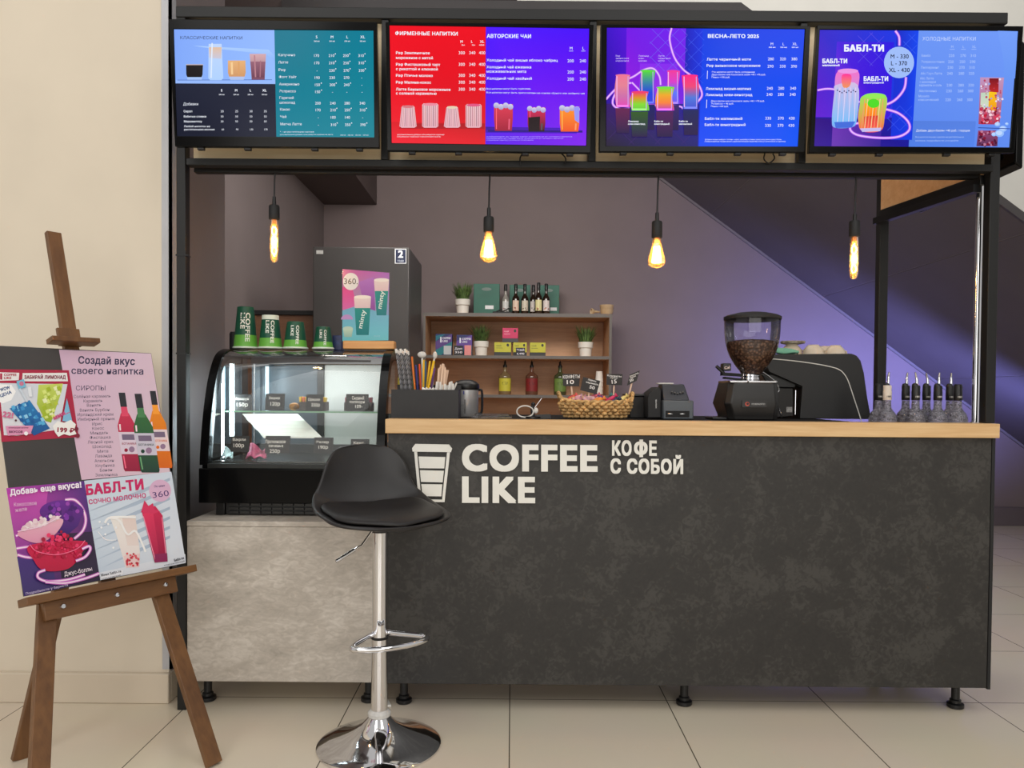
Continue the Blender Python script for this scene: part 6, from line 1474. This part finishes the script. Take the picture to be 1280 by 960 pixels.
# pink syrup poster
cv = Canvas(c5p(.0004), .00004)
cv.quad4([(208, 48), (533, 62), (600, 480), (288, 508)], [(214, 180, 206), (222, 196, 214), (224, 198, 210), (220, 186, 206)])
cv.text('Создай вкус', 276, 97, 24, (58, 54, 84), x1=476, y1=102, bold=.03); cv.text('своего напитка', 252, 133, 22, (58, 54, 84), x1=506, y1=136, bold=.018)
cv.text('СИРОПЫ', 268, 192, 16, (70, 62, 90), x1=372, y1=192, bold=0)
for i, (t_, x0, x1, y) in enumerate((('Солёная карамель', 260, 391, 219), ('Карамель', 295, 362, 235), ('Ваниль', 307, 357, 250), ('Ваниль Бурбон', 282, 386, 267), ('Ирландский крем', 274, 400, 283), ('Имбирный пряник', 275, 406, 299), ('Ирис', 326, 361, 316), ('Кокос', 326, 368, 332), ('Миндаль', 319, 382, 348), ('Фисташка', 317, 390, 364), ('Лесной орех', 310, 400, 380), ('Шоколад', 327, 393, 396), ('Мята', 344, 382, 413), ('Лаванда', 336, 395, 429), ('Апельсин', 334, 402, 446), ('Клубника', 338, 404, 463), ('Банан', 353, 396, 479), ('Земляника', 337, 414, 496))):
    cv.text(t_, x0, y, 10, (66, 60, 84), x1=x1, y1=y-2, bold=.006)
def pbottle(x, y0, y1, w, lean, c, cd_, lab):
    f = lambda u, v: (x+lean*v+u*w, y0+(y1-y0)*v)
    cv.poly([f(-.22, .26), f(.22, .26), f(.5, .42), f(.5, .97), f(.44, 1), f(-.44, 1), f(-.5, .97), f(-.5, .42)], c, cd_)
    cv.poly([f(-.16, .16), f(.16, .16), f(.2, .3), f(-.2, .3)], tuple(min(255, v+24) for v in c)); cv.poly([f(-.18, 0), f(.18, 0), f(.18, .18), f(-.18, .18)], (44, 46, 52))
    cv.poly([f(-.5, .5), f(.5, .5), f(.5, .78), f(-.5, .78)], lab); cv.poly([f(-.34, .53), f(.34, .53), f(.34, .6), f(-.34, .6)], (120, 104, 130)); cv.text('БОТАНИКА', f(-.4, .66)[0], f(-.4, .66)[1], 7, cd_, x1=f(.4, .66)[0], bold=.02)
    cv.disc(*f(.1, .72), w*.16, (150, 120, 150)); cv.disc(*f(-.22, .73), w*.1, cd_); cv.line([f(-.36, .4), f(-.38, .48)], w*.08, (255, 230, 236)); cv.line([f(-.4, .8), f(-.38, .96)], w*.07, tuple(min(255, v+60) for v in c))
pbottle(430, 200, 478, 64, 40, (206, 50, 84), (150, 22, 60), (224, 206, 222)); pbottle(539, 194, 466, 58, 42, (238, 140, 30), (220, 104, 20), (232, 212, 216)); pbottle(487, 204, 482, 68, 44, (52, 110, 60), (26, 62, 52), (206, 200, 216))
cv.build('poster', PRINT_GLOSS, db, label='pink syrup list poster with three bottles')
# lemonade poster
cv = Canvas(c5p(.0006), .00004)
RD_ = (176, 34, 66)
cv.poly([(-10, 117), (243, 121), (278, 357), (5, 374)], RD_)
cv.poly([(-6, 128), (68, 130), (66, 156), (-4, 158)], (238, 234, 234)); cv.poly([(80, 131), (236, 130), (240, 160), (78, 160)], (238, 234, 234)); cv.poly([(-4, 166), (238, 170), (208, 330), (60, 352), (14, 350)], (214, 220, 228), (226, 226, 232))
cv.text('COFFEE', 14, 141, 8, RD_, x1=58, bold=.04); cv.text('LIKE', 14, 152, 8, RD_, x1=40, bold=.04); cv.rect(0, 132, 8, 154, RD_); cv.text('ЗАБИРАЙ ЛИМОНАД', 86, 151, 11, (130, 26, 56), x1=232, bold=.05)
cv.poly([(-6, 170), (40, 172), (56, 196), (40, 226), (10, 238), (-4, 232)], (250, 250, 250)); cv.text('WOW', 2, 196, 11, (60, 90, 140), x1=36, y1=186, bold=.05); cv.text('ЦЕНА', 2, 216, 10, (60, 90, 140), x1=42, y1=202, bold=.05)
cv.poly([(136, 172), (222, 168), (216, 200), (180, 306), (160, 300), (130, 240)], (206, 222, 100), (150, 176, 30)); 
rr = random.Random(9)
for k in range(34):
    v = rr.random(); u = rr.uniform(-1, 1); x, y = 176+u*(38-22*v)-4*v, 182+v*108; r_ = rr.uniform(5, 10); cv.poly([(x-r_, y-r_*.4), (x+r_*.3, y-r_), (x+r_, y+r_*.5), (x-r_*.4, y+r_)], rr.choice([(222, 236, 130), (190, 206, 60), (168, 190, 40), (238, 244, 190)]))
cv.poly([(34, 256), (104, 226), (176, 326), (120, 352)], (40, 130, 190), (20, 80, 150))
for k in range(40):
    v = rr.random(); u = rr.random(); x = 40+u*60+v*64; y = 252-u*24+v*82; r_ = rr.uniform(4, 9); cv.poly([(x-r_, y-r_*.4), (x+r_*.3, y-r_), (x+r_, y+r_*.5), (x-r_*.4, y+r_)], rr.choice([(90, 180, 226), (30, 110, 180), (20, 90, 160), (150, 210, 240), (60, 150, 210)]))
cv.poly([(58, 160), (84, 152), (92, 180), (66, 188)], (120, 190, 220)); cv.disc(76, 168, 8, (206, 120, 150)); cv.line([(70, 186), (96, 232)], 7, (210, 220, 230)); cv.line([(104, 180), (108, 214)], 12, (232, 236, 240))
cv.poly([(220, 300), (236, 220), (256, 304)], (130, 190, 224)); cv.text('22!', 8, 284, 18, (214, 110, 150), x1=46, y1=290, bold=.05); cv.text('ммм...', 192, 296, 14, (206, 80, 130), x1=246, y1=270, bold=.05)
cv.poly([(20, 318), (118, 316), (108, 346), (28, 352)], (226, 150, 186)); cv.text('освежающие напитки', 30, 326, 5, (90, 40, 70), x1=100, bold=.02); cv.text('ВКУСОВ', 32, 342, 7, (90, 40, 70), x1=80, bold=.05); cv.disc(92, 344, 7, (250, 246, 248)); cv.disc(56, 298, 4, (90, 50, 60))
cv.poly([(186, 318), (204, 300), (226, 306), (250, 296), (268, 312), (262, 330), (270, 346), (246, 352), (226, 346), (206, 356), (194, 340)], (246, 244, 240)); cv.text('199 ₽', 202, 338, 15, (150, 24, 56), x1=262, y1=342, bold=.05)
cv.disc(270, 328, 7, (120, 26, 50)); cv.disc(274, 352, 8, (130, 30, 54))
cv.build('poster', PRINT_GLOSS, db, label='red framed lemonade poster with 199 ₽ price')
# juice ball poster
cv = Canvas(c5p(.0004), .00004)
cv.quad4([(22, 537), (297, 512), (353, 861), (85, 919)], [(190, 66, 176), (96, 50, 140), (40, 30, 60), (70, 44, 120)])
cv.poly([(26, 560), (170, 540), (150, 700), (60, 760)], (206, 80, 180), (150, 60, 150)); cv.poly([(60, 780), (180, 770), (200, 890), (84, 916)], (70, 44, 120), (64, 50, 110)); cv.poly([(200, 700), (326, 690), (350, 855), (220, 880)], (54, 34, 66), (44, 36, 60))
def pn(pts, wd=5): cv.line(pts, wd*2.2, (206, 110, 200), 8); cv.line(pts, wd, (252, 222, 244), 8)
pn([(230, 578), (262, 578), (286, 600), (300, 630), (302, 660), (290, 690), (262, 716)]); pn([(56, 706), (74, 700), (110, 696)]); pn([(58, 750), (100, 744), (150, 742), (230, 742)]); pn([(62, 772), (90, 780), (130, 784)])
cv.disc(218, 620, 78, (110, 40, 150), 40, c2=(80, 30, 120)); cv.poly([(142, 622), (296, 610), (276, 670), (240, 700), (190, 690)], (104, 40, 140), (60, 30, 110))
rr = random.Random(21)
for k in range(40): a = rr.uniform(0, 2*PI); q_ = math.sqrt(rr.random()); cv.disc(220+62*q_*math.cos(a), 622+36*q_*math.sin(a), rr.uniform(5, 10), rr.choice([(130, 50, 170), (90, 30, 130), (160, 70, 180), (70, 24, 110)]), n=10)
cv.blob([(66, 690), (214, 644), (204, 690), (150, 728), (100, 724)], (236, 180, 196), (226, 150, 180))
for k in range(44): u = rr.random(); x = 76+u*130; y = 686-u*44+rr.uniform(-22, 8)*(1-abs(2*u-1)**2); cv.disc(x, y, rr.uniform(5, 10), rr.choice([(248, 234, 232), (240, 214, 220), (232, 196, 206)]), n=8)
cv.line([(62, 690), (90, 684), (150, 670), (216, 634)], 3, (250, 220, 236), 6)
cv.blob([(106, 738), (298, 724), (286, 770), (250, 816), (200, 830), (150, 826), (122, 796)], (210, 24, 76), (186, 14, 60))
for k in range(110): u = rr.random(); x = 124+u*160; y = 752-66*math.sin(PI*u)*rr.random()+rr.uniform(-4, 30); cv.disc(x, y, rr.uniform(4, 8), rr.choice([(226, 30, 84), (196, 16, 66), (240, 60, 110), (170, 10, 54)]), n=9)
cv.line([(106, 736), (130, 760), (200, 772), (270, 752), (300, 722)], 3, (246, 110, 150), 6); pn([(290, 752), (314, 742), (318, 756), (300, 780), (268, 794)]); pn([(300, 842), (240, 860), (170, 866), (136, 854), (136, 836), (160, 826)]); pn([(160, 868), (230, 872), (300, 856), (350, 838)])
cv.text('Добавь еще вкуса!', 36, 562, 19, (250, 240, 250), x1=288, y1=534, bold=.045); cv.text('Кокосовое', 50, 602, 13, (236, 200, 226), x1=130, y1=596, bold=.006); cv.text('желе', 54, 622, 13, (236, 200, 226), x1=96, y1=616, bold=.006)
cv.text('Джус-боллы', 228, 848, 14, (244, 228, 240), x1=326, y1=828, bold=.012); cv.text('Подробности у бариста', 92, 914, 8, (206, 190, 226), x1=240, y1=882, bold=.012)
cv.build('poster', PRINT_GLOSS, db, label='purple poster with bowls of juice balls')
# bubble tea poster
cv = Canvas(c5p(.0005), .00004)
cv.quad4([(297, 511), (605, 479), (656, 801), (354, 862)], [(206, 220, 234), (212, 222, 236), (226, 230, 238), (200, 212, 226)])
for k in range(7): y = 560+k*34; cv.poly([(310+k*6, y+60), (330+k*5, y+54), (480, y-10), (600, y-60), (600, y-50), (480, y+4)], (170, 186, 206), (188, 202, 220))
cv.poly([(350, 835), (654, 770), (656, 801), (354, 862)], (226, 230, 238))
cv.text('БАБЛ-ТИ', 305, 561, 33, (206, 34, 100), x1=508, y1=540, bold=.055); cv.text('СОЧНО МОЛОЧНО', 314, 594, 15, (206, 60, 120), x1=516, y1=570, bold=.03)
cv.disc(565, 546, 39, (222, 180, 210)); cv.text('По цене', 545, 535, 7, (80, 50, 110), x1=582, y1=531, bold=.02); cv.text('360', 540, 572, 20, (80, 50, 110), x1=597, y1=564, bold=.01)
cv.poly([(388, 640), (476, 632), (480, 650), (494, 760), (492, 816), (444, 818), (410, 700)], (242, 238, 232), (238, 224, 220)); cv.poly([(430, 640), (478, 634), (490, 740), (450, 740)], (234, 214, 206), (236, 220, 214)); cv.poly([(436, 776), (494, 768), (492, 816), (446, 818)], (240, 206, 204))
for k in range(26): cv.disc(rr.uniform(446, 490), rr.uniform(762, 814), 4, rr.choice([(214, 50, 70), (226, 90, 100), (190, 40, 60)]), n=10)
cv.line([(384, 642), (420, 650), (450, 700), (480, 690), (514, 762)], 7, (250, 248, 246), 6); cv.line([(346, 690), (372, 718), (410, 720)], 3, (250, 250, 252), 5); cv.line([(370, 660), (392, 640), (480, 640)], 8, (250, 248, 246), 5)
for x, y in ((352, 656), (358, 676), (382, 664), (372, 700), (410, 676), (400, 748)): cv.disc(x, y, 4, (250, 250, 252), n=10)
cv.poly([(500, 616), (512, 590), (530, 604), (548, 600), (574, 634), (592, 796), (546, 800)], (214, 34, 84), (150, 20, 66)); cv.poly([(502, 626), (540, 622), (560, 760), (546, 790)], (230, 50, 96), (170, 26, 72)); cv.poly([(498, 622), (510, 580), (524, 600), (540, 590), (544, 612), (566, 618), (540, 628)], (220, 50, 96))
cv.line([(506, 636), (548, 790)], 3, (250, 150, 180)); cv.line([(572, 640), (588, 790)], 3, (250, 140, 170)); cv.poly([(546, 770), (590, 766), (592, 796), (547, 800)], (146, 40, 90))
cv.poly([(354, 844), (434, 826), (434, 842), (356, 861)], (240, 240, 244)); cv.text('Мини Бабл-ти', 358, 849, 8, (30, 30, 44), x1=428, y1=834, bold=.03); cv.text('Бабл-ти', 616, 796, 8, (30, 30, 44), x1=650, y1=787, bold=.03); cv.text('классический', 360, 859, 5, (70, 70, 84), x1=426, y1=846, bold=.01); cv.text('классический', 580, 812, 5, (70, 70, 84), x1=652, y1=797, bold=.01)
cv.build('poster', PRINT_GLOSS, db, label='pale blue poster titled БАБЛ-ТИ')
